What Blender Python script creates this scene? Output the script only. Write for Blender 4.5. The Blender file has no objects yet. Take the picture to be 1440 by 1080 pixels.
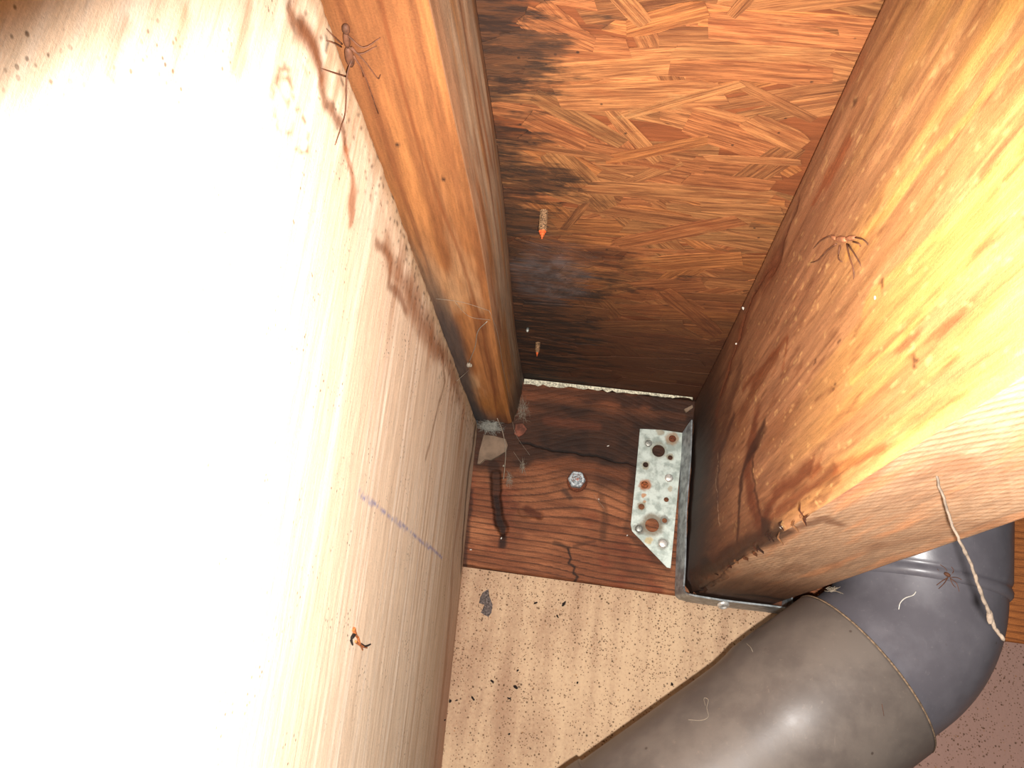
import bpy, bmesh, math, random
import numpy as np
from mathutils import Vector, Matrix

S = bpy.context.scene
COL = S.collection
rnd = random.Random(7)

# ------------------------------------------------------------------ camera
FPX = 1075.0
_Y = np.array([68, 412, FPX]); _Y /= np.linalg.norm(_Y)
_Z = np.array([430, -2830, FPX]); _Z /= np.linalg.norm(_Z)
_Z -= _Y * _Z.dot(_Y); _Z /= np.linalg.norm(_Z)
_X = np.cross(_Y, _Z)
R = np.stack([_X, _Y, _Z])
C = np.array([-0.09854919, -0.7028421, -0.08130169])
def ray(u, v): return R @ np.array([u - 720.0, v - 540.0, FPX])
def P(u, v, ax, val):
    r = ray(u, v); return C + r * ((val - C[ax]) / r[ax])
cam_d = bpy.data.cameras.new('camera'); cam = bpy.data.objects.new('camera', cam_d); COL.objects.link(cam)
cam_d.sensor_width = 36.0; cam_d.lens = FPX / 1440 * 36; cam_d.clip_start = 0.005; cam_d.clip_end = 50
m = Matrix.Identity(4)
for k, d in enumerate(([1, 0, 0], [0, -1, 0], [0, 0, -1])):
    w = R @ np.array(d, float)
    for i in range(3): m[i][k] = w[i]
for i in range(3): m[i][3] = C[i]
cam.matrix_world = m
S.camera = cam

# ------------------------------------------------------------------ world, flash, exposure
wd = bpy.data.worlds.new('world'); S.world = wd; wd.use_nodes = True
wd.node_tree.nodes['Background'].inputs[0].default_value = (0.9, 0.85, 0.8, 1)
wd.node_tree.nodes['Background'].inputs[1].default_value = 0.05
lt = bpy.data.lights.new('phone_flash', 'SPOT'); lt.energy = 24.0; lt.color = (1.0, 0.96, 0.92)
lt.shadow_soft_size = 0.003; lt.spot_size = math.radians(114); lt.spot_blend = 0.42
lo = bpy.data.objects.new('phone_flash', lt); COL.objects.link(lo)
Lpos = C + R @ np.array([0.010, 0.013, 0.0])
aim = C + ray(770, 900) * (0.7 / FPX)
lo.location = Lpos
lo.rotation_euler = (Vector(aim) - Vector(Lpos)).to_track_quat('-Z', 'Y').to_euler()
S.view_settings.view_transform = 'Standard'; S.view_settings.look = 'None'
S.view_settings.exposure = 0.0; S.view_settings.gamma = 1.0; S.view_settings.use_curve_mapping = False

# ------------------------------------------------------------------ helpers
def lin(c):
    c = np.asarray(c, float) / 255.0
    return np.where(c <= 0.04045, c / 12.92, ((c + 0.055) / 1.055) ** 2.4)
def rgba(c): return tuple(float(x) for x in lin(c)) + (1.0,)
def _hash(ix, iy, s):
    h = (ix.astype(np.int64) * 374761393 + iy.astype(np.int64) * 668265263 + s * 974634777) & 0xffffffff
    h = ((h ^ (h >> 13)) * 1274126177) & 0xffffffff
    h = ((h ^ (h >> 16)) * 2246822519) & 0xffffffff
    return ((h ^ (h >> 15)) & 0xffffff) / float(0xffffff)
def vn(x, y, s=0):
    ix = np.floor(x); iy = np.floor(y); fx = x - ix; fy = y - iy
    fx = fx * fx * (3 - 2 * fx); fy = fy * fy * (3 - 2 * fy)
    a = _hash(ix, iy, s); b = _hash(ix + 1, iy, s); c = _hash(ix, iy + 1, s); d = _hash(ix + 1, iy + 1, s)
    return (a * (1 - fx) + b * fx) * (1 - fy) + (c * (1 - fx) + d * fx) * fy
def fbm(x, y, s=0, o=4):
    t = 0; a = 1; n = 0
    for k in range(o):
        t = t + a * vn(x * 2 ** k + 17.3 * k, y * 2 ** k - 9.1 * k, s + k); n += a; a *= 0.55
    return t / n                                   # 0..1
def ss(a, b, x):
    t = np.clip((x - a) / (b - a), 0, 1); return t * t * (3 - 2 * t)
def mix(a, b, t):
    t = np.clip(t, 0, 1)[..., None]; return a * (1 - t) + b * t
def dseg(px, py, pts):
    """distance from (px,py) to a polyline"""
    d = np.full(px.shape, 1e9)
    for (ax, ay), (bx, by) in zip(pts[:-1], pts[1:]):
        vx, vy = bx - ax, by - ay
        t = np.clip(((px - ax) * vx + (py - ay) * vy) / (vx * vx + vy * vy + 1e-12), 0, 1)
        d = np.minimum(d, np.hypot(px - ax - t * vx, py - ay - t * vy))
    return d

def link(o, parent=None):
    COL.objects.link(o)
    if parent: o.parent = parent
    return o
def tag(o, label=None, cat=None, group=None, kind=None):
    if label: o['label'] = label
    if cat: o['category'] = cat
    if group: o['group'] = group
    if kind: o['kind'] = kind
    return o
def mesh_obj(name, verts, faces, mat, parent=None, smooth=False, cols=None):
    me = bpy.data.meshes.new(name); me.from_pydata([tuple(map(float, v)) for v in verts], [], [tuple(int(i) for i in f) for f in faces])
    me.update()
    if cols is not None:
        at = me.color_attributes.new('tint', 'FLOAT_COLOR', 'POINT')
        c4 = np.ones((len(verts), 4), np.float32); c4[:, :3] = np.clip(cols, 0, 1)
        at.data.foreach_set('color', c4.ravel())
    me.materials.append(mat)
    o = bpy.data.objects.new(name, me); link(o, parent)
    if smooth: me.polygons.foreach_set('use_smooth', [True] * len(me.polygons))
    return o
def bm_obj(name, bm, mat, parent=None, smooth=False):
    bmesh.ops.recalc_face_normals(bm, faces=bm.faces)
    me = bpy.data.meshes.new(name); bm.to_mesh(me); bm.free(); me.materials.append(mat)
    if smooth: me.polygons.foreach_set('use_smooth', [True] * len(me.polygons))
    return link(bpy.data.objects.new(name, me), parent)
def empty(name, loc):
    o = bpy.data.objects.new(name, None); o.empty_display_size = 0.01; o.location = tuple(map(float, loc)); return link(o)
def sub(o, root):
    """hang a mesh built in world coordinates under a root that has a plain location"""
    o.parent = root; o.location = (-root.location[0], -root.location[1], -root.location[2]); return o

def grid_faces(nu, nv, flip=False, base=0):
    i = np.arange(nu - 1)[:, None] * nv + np.arange(nv - 1)[None, :] + base
    i = i.ravel()
    q = np.stack([i, i + 1, i + nv + 1, i + nv], 1)
    if flip: q = q[:, ::-1]
    return q
def np_mesh(name, verts, quads, mat, cols, parent=None, smooth=True):
    me = bpy.data.meshes.new(name)
    verts = np.asarray(verts, np.float32); quads = np.asarray(quads, np.int32)
    me.vertices.add(len(verts)); me.vertices.foreach_set('co', verts.ravel())
    me.loops.add(quads.size); me.loops.foreach_set('vertex_index', quads.ravel())
    me.polygons.add(len(quads)); me.polygons.foreach_set('loop_start', np.arange(0, quads.size, 4, dtype=np.int32))
    me.update(calc_edges=True)
    if smooth: me.polygons.foreach_set('use_smooth', np.ones(len(quads), bool))
    at = me.color_attributes.new('tint', 'FLOAT_COLOR', 'POINT')
    c4 = np.ones((len(verts), 4), np.float32); c4[:, :3] = np.clip(cols, 0, 1)
    at.data.foreach_set('color', c4.ravel())
    me.materials.append(mat); me.validate()
    return link(bpy.data.objects.new(name, me), parent)
def slab(name, us, vs, pos, back, mat, cols, flip=False, parent=None):
    """front face = displaced grid pos(U,V)->(x,y,z) ; closed with sides and a flat back shifted by vector back"""
    U, V = np.meshgrid(us, vs, indexing='ij'); F = pos(U, V).reshape(-1, 3)
    nu, nv = len(us), len(vs); q = [grid_faces(nu, nv, flip)]
    idx = np.arange(nu * nv).reshape(nu, nv)
    rim = np.concatenate([idx[:, 0], idx[-1, 1:], idx[::-1, -1][1:], idx[0, ::-1][1:-1]])
    B = F[rim] + np.asarray(back)[None, :]
    b0 = nu * nv; n = len(rim); k = np.arange(n); k2 = (k + 1) % n
    side = np.stack([rim[k], rim[k2], b0 + k2, b0 + k], 1)
    if flip: side = side[:, ::-1]
    q.append(side[:, ::-1] if False else side)
    cols = cols(U, V).reshape(-1, 3)
    verts = np.concatenate([F, B]); cc = np.concatenate([cols, cols[rim] * 0.8])
    # back cap from the rim as a strip of quads (u-wise)
    cap = []
    L0 = list(range(b0, b0 + nu)); L1 = [b0 + n - 1 - j for j in range(nv - 2)]
    # rows: first edge (v=0) is rim[0:nu]; opposite edge (v=-1) is rim[nu+nv-2 : nu+nv-2+nu] reversed
    e0 = [b0 + j for j in range(nu)]; s1 = nu + nv - 2; e1 = [b0 + s1 + (nu - 1 - j) for j in range(nu)]
    for j in range(nu - 1): cap.append((e0[j], e0[j + 1], e1[j + 1], e1[j]))
    cap = np.array(cap); 
    if flip: cap = cap[:, ::-1]
    q.append(cap[:, ::-1] if False else cap)
    return np_mesh(name, verts, np.concatenate(q), mat, cc, parent)

# ---- materials
class NT:
    def __init__(s, name):
        s.m = bpy.data.materials.new(name); s.m.use_nodes = True; s.t = s.m.node_tree; s.n = s.t.nodes; s.b = s.n['Principled BSDF']
    def node(s, typ, **kw):
        n = s.n.new(typ)
        for k, v in kw.items():
            if k == 'ins':
                for a, b in v.items():
                    if isinstance(b, bpy.types.NodeSocket): s.t.links.new(b, n.inputs[a])
                    else: n.inputs[a].default_value = b
            else: setattr(n, k, v)
        return n
    def l(s, a, b): s.t.links.new(a, b)
    def coord(s, world=True, scale=(1, 1, 1), rot=(0, 0, 0)):
        src = s.node('ShaderNodeNewGeometry').outputs['Position'] if world else s.node('ShaderNodeTexCoord').outputs['Object']
        return s.node('ShaderNodeMapping', ins={0: src, 2: rot, 3: scale}).outputs[0]
    def noise(s, vec, scale, detail=4, rough=0.6, dist=0.0):
        return s.node('ShaderNodeTexNoise', ins={'Vector': vec, 'Scale': scale, 'Detail': detail, 'Roughness': rough, 'Distortion': dist}).outputs['Fac']
    def ramp(s, fac, a, b, lo=0.0, hi=1.0):
        return s.node('ShaderNodeMapRange', interpolation_type='SMOOTHSTEP', ins={0: fac, 1: a, 2: b, 3: lo, 4: hi}).outputs[0]
    def math(s, op, a, b=0.0):
        return s.node('ShaderNodeMath', operation=op, ins={0: a, 1: b}).outputs[0]
    def mixc(s, fac, a, b, mode='MIX'):
        n = s.node('ShaderNodeMix', data_type='RGBA', blend_type=mode)
        for i, v in ((0, fac), (6, a), (7, b)):
            if isinstance(v, bpy.types.NodeSocket): s.l(v, n.inputs[i])
            else: n.inputs[i].default_value = v
        return n.outputs[2]
    def bump(s, h, strength=0.5, dist=0.001):
        n = s.node('ShaderNodeBump', ins={'Height': h, 'Strength': strength, 'Distance': dist}); s.l(n.outputs[0], s.b.inputs['Normal'])
    def fin(s, col, rough=0.7, metal=0.0, spec=0.3):
        for k, v in (('Base Color', col), ('Roughness', rough), ('Metallic', metal), ('Specular IOR Level', spec)):
            if isinstance(v, bpy.types.NodeSocket): s.l(v, s.b.inputs[k])
            else: s.b.inputs[k].default_value = v
        return s.m

def tinted_wood(name, grain_scale, amount=0.35, rough=0.75, bump=0.6, spec=0.25, speck=0.0):
    """painted-in grain tint from the mesh, fine fibre from stretched noise"""
    t = NT(name)
    a = t.node('ShaderNodeAttribute', attribute_name='tint').outputs['Color']
    f1 = t.noise(t.coord(scale=grain_scale), 1.0, 5, 0.7)
    f2 = t.noise(t.coord(), 1100.0, 4, 0.8)
    g = t.math('ADD', t.math('MULTIPLY', f1, 0.58), t.math('MULTIPLY', f2, 0.42))
    k = t.ramp(g, 0.3, 0.7, 1 - amount, 1 + amount * 0.6)
    kk = t.node('ShaderNodeCombineXYZ', ins={0: k, 1: k, 2: k}).outputs[0]
    c = t.mixc(1.0, a, kk, 'MULTIPLY')
    if speck:
        v = t.node('ShaderNodeTexVoronoi', ins={'Vector': t.coord(), 'Scale': 330.0}).outputs['Distance']
        n = t.noise(t.coord(), 45.0, 3)
        sp = t.math('MULTIPLY', t.ramp(v, 0.12, 0.26, 1, 0), t.ramp(n, 0.5, 0.68))
        c = t.mixc(t.math('MULTIPLY', sp, speck), c, rgba((60, 42, 30)))
    t.bump(g, bump, 0.0008)
    return t.fin(c, rough, 0, spec)

M = {}
M['ledger'] = tinted_wood('ledger_wood', (60, 60, 1100), 0.55, 0.7, 0.8)
M['joist'] = tinted_wood('joist_wood', (500, 45, 500), 0.34, 0.62, 0.55, 0.35)
M['joist_end'] = M['joist']
M['batten'] = tinted_wood('batten_wood', (420, 35, 420), 0.36, 0.68, 0.6, 0.3)
M['panel'] = tinted_wood('plywood_face', (500, 500, 40), 0.22, 0.85, 0.6, 0.15, 0.75)

def solid(name, col, rough=0.6, metal=0.0, var=0.25, scale=300.0, spec=0.3):
    t = NT(name); n = t.noise(t.coord(), scale, 4)
    c = t.mixc(t.ramp(n, 0.3, 0.7), rgba(tuple(x * (1 - var) for x in col)), rgba(tuple(min(255, x * (1 + var * 0.5)) for x in col)))
    t.bump(n, 0.25, 0.0004)
    return t.fin(c, rough, metal, spec)
M['silk'] = solid('spider_silk', (140, 128, 112), 0.8, 0, 0.1)
M['thread'] = solid('dusty_thread', (100, 88, 76), 0.9, 0, 0.2)
M['web'] = solid('matted_web', (138, 136, 126), .9, 0, .2)
M['white_bit'] = solid('white_fluff', (205, 200, 190), 0.8, 0, 0.1)
M['leg_brown'] = solid('dry_insect_leg', (92, 58, 40), 0.7)
M['leg_pale'] = solid('pale_insect_leg', (150, 100, 70), 0.7)
M['dirt'] = solid('black_dirt', (32, 24, 20), 0.9)
M['membrane'] = solid('pale_membrane', (196, 190, 166), 0.8, 0, 0.35, 500)
M['shim'] = solid('pale_bare_wood', (116, 97, 80), 0.85, 0, 0.16, 90)
M['redchip'] = solid('red_brown_wood_chip', (112, 66, 50), 0.85, 0, 0.3, 160)
M['rust'] = solid('orange_rust', (128, 72, 42), 0.9, 0, 0.5, 500)
M['rust_dark'] = solid('dark_rust', (95, 50, 30), 0.9, 0, 0.4, 700)
M['dry_leaf'] = solid('dry_leaf', (165, 95, 50), 0.8, 0, 0.3, 500)

# ------------------------------------------------------------------ dimensions (metres; ledger face is y=0, right joist side is x=0)
LT = 0.1855      # ledger top
OS = 0.1880      # underside of the sheathing
PT = 0.138       # top of plywood panel / underside of batten
def panel_x(y, z): return -0.1972 - 0.0565 * z + 0.0141 * y
PXN = np.array([1.0, -0.0141, 0.0565])
def hit(u, v, off=0.0):
    """first setting surface behind a photograph point, pulled off towards the camera"""
    r = ray(u, v); best = None
    def cand(t, ok):
        nonlocal best
        if t > 1e-6 and ok(C + r * t) and (best is None or t < best): best = t
    t = (-0.1972 - PXN.dot(C)) / PXN.dot(r); cand(t, lambda p: p[2] < PT + 0.0005)
    t = (PT - C[2]) / r[2]; cand(t, lambda p: -0.24 < p[0] < -0.172 and p[1] < 0)
    t = (-0.170 - C[0]) / r[0]; cand(t, lambda p: PT < p[2] < OS and p[1] < 0)
    t = (OS - 0.001 - C[2]) / r[2]; cand(t, lambda p: p[1] < 0)
    t = (0 - C[0]) / r[0]; cand(t, lambda p: 0 <= p[2] < OS and p[1] < 0)
    t = (0 - C[2]) / r[2]; cand(t, lambda p: 0 < p[0] < 0.076 and p[1] < 0)
    t = (0 - C[1]) / r[1]; cand(t, lambda p: True)
    p = C + r * best
    return p - r / np.linalg.norm(r) * off
def uvp(pts, ax, val, i, j):
    out = []
    for u, v in pts:
        p = P(u, v, ax, val); out.append((p[i], p[j]))
    return out
def on_panel(u, v):
    r = ray(u, v); t = (-0.1972 - PXN.dot(C)) / PXN.dot(r); return C + r * t

# ------------------------------------------------------------------ lower wall
def wall_mat():
    t = NT('lower_wall_board')
    w = t.coord()
    big = t.noise(w, 9.0, 3); st = t.noise(t.coord(scale=(60, 60, 6)), 1.0, 4)
    base = t.mixc(t.ramp(t.math('ADD', t.math('MULTIPLY', big, .4), t.math('ADD', t.math('MULTIPLY', st, .35), t.math('MULTIPLY', t.noise(w, 420.0, 4, .8), .25))), .38, .62), rgba((158, 127, 102)), rgba((196, 168, 136)))
    # greyer, rosier board farther right
    sx = t.node('ShaderNodeSeparateXYZ', ins={0: t.node('ShaderNodeNewGeometry').outputs['Position']})
    base = t.mixc(t.ramp(sx.outputs[0], 0.05, 0.2), base, rgba((150, 118, 106)))
    edge = t.ramp(t.math('ADD', sx.outputs[0], t.math('MULTIPLY', st, 0.01)), -0.197, -0.180, 0.65, 0)  # corner shading beside the plywood, painted into the board colour
    base = t.mixc(edge, base, rgba((122, 82, 64)))
    dens = t.noise(w, 28.0, 3)
    grad = t.ramp(sx.outputs[2], -0.22, 0.0, 0.0, 0.10)
    for sc, r0, r1, th in ((130.0, 0.05, 0.17, 0.41), (250.0, 0.09, 0.28, 0.37), (480.0, 0.12, 0.36, 0.36)):
        v = t.node('ShaderNodeTexVoronoi', ins={'Vector': w, 'Scale': sc, 'Randomness': 1.0})
        hue = t.node('ShaderNodeSeparateColor', ins={0: v.outputs['Color']})
        dn = t.math('ADD', t.math('ADD', t.math('MULTIPLY', dens, .7), t.math('MULTIPLY', hue.outputs[0], .3)), grad)
        sp = t.math('MULTIPLY', t.ramp(v.outputs['Distance'], r0, r1, 1, 0), t.ramp(dn, th + .1, th + .2))
        base = t.mixc(t.math('MULTIPLY', sp, 0.85), base, t.mixc(hue.outputs[1], rgba((50, 34, 24)), rgba((140, 95, 50))))
    t.bump(t.math('ADD', t.noise(w, 260.0, 4), t.math('MULTIPLY', st, .6)), 0.45, 0.0012)
    return t.fin(base, 0.85, 0, 0.2)
M['wall'] = wall_mat()
def box_v(x0, x1, y0, y1, z0, z1):
    v = [(x0, y0, z0), (x1, y0, z0), (x1, y1, z0), (x0, y1, z0), (x0, y0, z1), (x1, y0, z1), (x1, y1, z1), (x0, y1, z1)]
    return v, [(0, 3, 2, 1), (4, 5, 6, 7), (0, 1, 5, 4), (1, 2, 6, 5), (2, 3, 7, 6), (3, 0, 4, 7)]
def box(name, x0, x1, y0, y1, z0, z1, mat, parent=None, bevel=0.0):
    bm = bmesh.new(); v, f = box_v(x0, x1, y0, y1, z0, z1); vs = [bm.verts.new(p) for p in v]
    for q in f: bm.faces.new([vs[i] for i in q])
    if bevel: bmesh.ops.bevel(bm, geom=bm.edges[:], offset=bevel, segments=2, affect='EDGES')
    return bm_obj(name, bm, mat, parent)
wall = box('wall_back', -0.30, 0.55, 0.0005, 0.02, -0.75, -0.0008, M['wall'], bevel=0.0006)
tag(wall, 'pale speckled wall board below the dark ledger board', kind='structure')

# ------------------------------------------------------------------ plywood panel on the left
def psx(pts): return [(p[1], p[2]) for p in (on_panel(u, v) for u, v in pts)]
def panel_disp(Y, Z):
    e = ss(0.007, 0.0, PT - Z)                               # worn, rounded top arris
    rough = (fbm(Y * 220, Z * 220, 5, 3) - .5)
    g = fbm(Y * 900, Z * 18, 3, 3) - .5
    return -0.0022 * e * e + 0.0009 * rough * ss(0.05, 0.0, PT - Z) + 0.0005 * g
def panel_pos(Y, Z):
    wob = (fbm(Y * 30, Y * 0 + .5, 9, 3) - .5) * 0.004 * ss(PT - 0.02, PT, Z)
    ZZ = Z + wob - 0.0025 * ss(PT - .002, PT, Z)
    return np.stack([panel_x(Y, Z) + panel_disp(Y, Z), Y, ZZ], -1)
def panel_col(Y, Z):
    wy = Y + (fbm(Y * 60, Z * 25, 21) - .5) * 0.016; wz = Z + (fbm(Y * 50, Z * 20, 22) - .5) * 0.014
    c = np.broadcast_to(lin((224, 200, 172)), Y.shape + (3,)).copy()
    st = fbm(Y * 260, Z * 5, 31, 4)
    c = mix(c, lin((190, 156, 126)), ss(.48, .72, st) * .6 * ss(-.40, -.15, Y))
    c = mix(c, lin((240, 224, 204)), ss(.5, .28, st) * .6)
    c = mix(c, lin((168, 142, 116)), ss(-.22, -.02, Y) * .55)  # flash falloff painted into the tint: greyer tan towards the far corner
    # reddish-grey lower strip near the corner
    c = mix(c, lin((180, 138, 116)), ss(-0.10, 0.0, Y) * ss(0.03, -0.12, Z) * .75)
    # drip stains hanging from the top edge
    top = PT - Z
    drip = fbm(Y * 75, Z * 5, 41, 3); L = 0.015 + 0.09 * ss(.48, .8, drip)
    c = mix(c, lin((160, 104, 62)), ss(L, L * .35, top + .008 * (fbm(Y * 300, Z * 40, 42) - .5)) * .5 * ss(-.62, -.5, Y))
    c = mix(c, lin((186, 166, 134)), ss(.022, .004, top + .006 * (fbm(Y * 120, Z * 120, 43) - .5)) * .6)
    # stain outlines (tide marks); the last two are darker bands down the far corner
    def tide(pts, w, s, col=(120, 70, 38)):
        nonlocal c
        d = dseg(wy, wz, psx(pts)); c = mix(c, lin(col), ss(w, w * .15, d) * s)
    tide([(405, 0), (430, 55), (450, 105), (455, 150), (478, 175), (486, 210)], .0055, .8)
    tide([(418, 35), (440, 75), (452, 105)], .009, .75)
    tide([(486, 210), (500, 250), (497, 320)], .004, .75, (150, 84, 45))
    tide([(530, 340), (552, 360), (550, 400), (572, 440)], .005, .7)
    tide([(545, 345), (565, 400), (590, 455), (620, 500)], .012, .6, (150, 96, 58))
    tide([(575, 400), (605, 460), (635, 520), (648, 560)], .012, .55, (135, 85, 50))
    tide([(620, 490), (625, 540), (610, 600), (600, 640)], .004, .6, (120, 76, 46))
    tide([(350, 10), (340, 60), (330, 100)], .006, .45, (150, 105, 65))
    tide([(262, 25), (250, 60), (240, 110)], .004, .5, (175, 120, 70))
    tide([(190, 30), (178, 50), (160, 90)], .004, .5, (175, 110, 70))
    tide([(655, 640), (640, 760), (633, 850), (622, 980), (610, 1080)], .010, .5, (150, 104, 74))
    tide([(668, 600), (655, 700), (648, 800)], .006, .8, (70, 50, 38))
    # faint blue chalk line
    d = dseg(Y, Z + (fbm(Y * 200, Z * 200, 50) - .5) * .002, psx([(505, 693), (560, 735), (622, 784)]))
    c = mix(c, lin((120, 124, 170)), ss(.0016, .0004, d) * ss(.25, .6, fbm(Y * 500, Z * 500, 51)) * .8)
    # scuffs of a worn knot
    for cx, cy, rr in ((400, 150, .010), (422, 186, .008), (402, 118, .006)):
        q = on_panel(cx, cy); d = abs(np.hypot(Y - q[1], Z - q[2]) - rr * (.6 + .6 * fbm(Y * 120, Z * 120, 61)))
        c = mix(c, lin((120, 80, 52)), ss(.0016, .0003, d) * ss(.4, .6, fbm(Y * 200, Z * 200, 62)) * .8)
    # mould specks along the edge
    c = mix(c, lin((66, 50, 38)), ss(.70, .78, fbm(Y * 330, Z * 330, 71, 2)) * ss(.06, .0, top) * .8)
    return c
ys = np.concatenate([np.linspace(-1.15, -0.68, 24), np.arange(-0.68, -0.0005, 0.0021), [-0.0004]])
zs = np.concatenate([np.linspace(-0.75, -0.34, 24), np.arange(-0.338, PT - .006, 0.0019), np.linspace(PT - .006, PT, 7)])
pan = slab('wall_left', ys, zs, panel_pos, (-0.018, 0, 0), M['panel'], panel_col)
tag(pan, 'pale water-stained plywood sheet on the left side', kind='structure')

# ------------------------------------------------------------------ ledger board
def led_uv(pts): return uvp(pts, 1, 0.0, 0, 2)
def led_fields(X, Z):
    wx = X + (fbm(X * 60, Z * 60, 101) - .5) * .006; wz = Z + (fbm(X * 70, Z * 70, 102) - .5) * .005
    arch = -0.022 * np.exp(-((X + .09) / .05) ** 2) * ss(.03, .10, Z)
    g = (Z + arch + 0.010 * (fbm(X * 9, Z * 12, 103, 3) - .5)+.03*X*ss(.1,0,Z)) / 0.0056
    fr = g - np.floor(g)
    line = ss(.62, .92, fr) * ss(1.0, .95, fr)
    thick = .55 + .45 * vn(np.floor(g) * 7.7, X * 3, 104)
    return wx, wz, line * thick, g
def led_pos(X, Z):
    wx, wz, line, g = led_fields(X, Z)
    y = 0.0004 * line + 0.0005 * (fbm(X * 25, Z * 260, 111, 3) - .5)
    cr = dseg(wx, wz, led_uv([(730, 622), (790, 634), (840, 641), (900, 657)]))
    y = y + 0.0016 * ss(.0014, .0002, cr)
    sl = dseg(wx, wz, led_uv([(697, 668), (700, 712), (706, 745)]))
    y = y + 0.0035 * ss(.0065, .003, sl)
    ch = dseg(wx, wz, led_uv([(735, 720), (756, 722)])); y = y + .0012 * ss(.006, .003, ch)
    y = y + 0.002 * ss(.0018, 0, Z) + .002 * ss(LT - .002, LT, Z)
    jag = .0008 * (fbm(X * 160, X * 0, 115, 3) - .3) * ss(LT - .01, LT, Z)
    return np.stack([X, y + .0008, Z - jag], -1)
def led_col(X, Z):
    wx, wz, line, g = led_fields(X, Z)
    n1 = fbm(X * 14, Z * 60, 121); n2 = fbm(X * 30, Z * 30, 122)
    c = mix(np.broadcast_to(lin((122, 72, 46)), X.shape + (3,)), lin((162, 103, 68)), ss(.35, .7, n1))
    c = mix(c, lin((118, 60, 38)), ss(.5, .75, n2) * .8)
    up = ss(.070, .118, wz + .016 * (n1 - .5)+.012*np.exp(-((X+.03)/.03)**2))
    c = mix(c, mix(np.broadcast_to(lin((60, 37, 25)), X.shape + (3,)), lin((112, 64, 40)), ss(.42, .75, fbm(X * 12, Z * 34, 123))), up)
    c = mix(c, lin((56, 33, 22)), line * (.95 - .55 * up))
    # black mould clouds in the upper half
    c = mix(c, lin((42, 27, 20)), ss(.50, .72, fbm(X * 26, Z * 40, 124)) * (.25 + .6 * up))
    def st(pts, w, s, col=(40, 24, 16), soft=.25):
        nonlocal c
        d = dseg(wx, wz, led_uv(pts)); c = mix(c, lin(col), ss(w, w * soft, d) * s)
    st([(735, 545), (975, 572)], .006, .6, (60, 36, 24))
    st([(675, 655), (720, 655), (760, 640)], .010, .6)
    st([(695, 655), (699, 700), (704, 738)], .0080, .8, (44, 25, 17), .5); st([(699, 700), (705, 745), (708, 768)], .0048, .9, (36, 20, 14), .3)
    st([(742, 716), (756, 724)], .0062, .85, (74, 34, 18))
    st([(780, 765), (800, 769)], .0032, .7, (50, 32, 22)); st([(808, 767), (838, 762)], .0022, .5, (54, 34, 24))
    st([(799, 770), (803, 784), (799, 790), (808, 797), (805, 806), (812, 812), (803, 822)], .0016, .9, (38, 26, 20))
    st([(845, 700), (852, 735), (848, 760)], .005, .5, (60, 38, 26))
    st([(730, 622), (790, 634), (840, 641), (900, 657)], .0018, .95, (24, 15, 11))
    st([(760, 560), (850, 575), (960, 585)], .005, .4, (104, 62, 40))
    st([(770, 590), (840, 600)], .007, .45, (104, 56, 36))
    st([(755, 655), (800, 650), (880, 668)], .008, .45, (128, 74, 46))
    st([(795, 690), (802, 700)], .004, .7, (60, 42, 34))
    st([(811, 680), (812, 690)], .010, .5, (100, 50, 28))
    st([(663, 690), (657, 740), (652, 800)], .004, .75, (46, 28, 20))
    st([(660, 806), (800, 824), (945, 845)], .0020, .8, (50, 30, 20))
    st([(890, 650), (884, 745), (938, 800)], .006, .55, (60, 36, 24))
    # orange, drier stretch behind the pipe at the far right
    c = mix(c, mix(np.broadcast_to(lin((175, 105, 55)), X.shape + (3,)), lin((110, 62, 34)), line), ss(.10, .16, X))
    return c
xs = np.concatenate([np.arange(-0.205, 0.02, 0.00075), np.arange(0.02, 0.56, 0.004)])
zl = np.concatenate([[0, .0006, .0012], np.arange(.002, LT - .002, 0.00078), [LT - .0015, LT - .0008, LT]])
led = slab('ledger_board', xs, zl, led_pos, (0, 0.034, 0), M['ledger'], led_col, flip=True)
tag(led, 'dark damp wooden ledger board with wavy grain fixed across the end of the bay', 'board')

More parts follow.
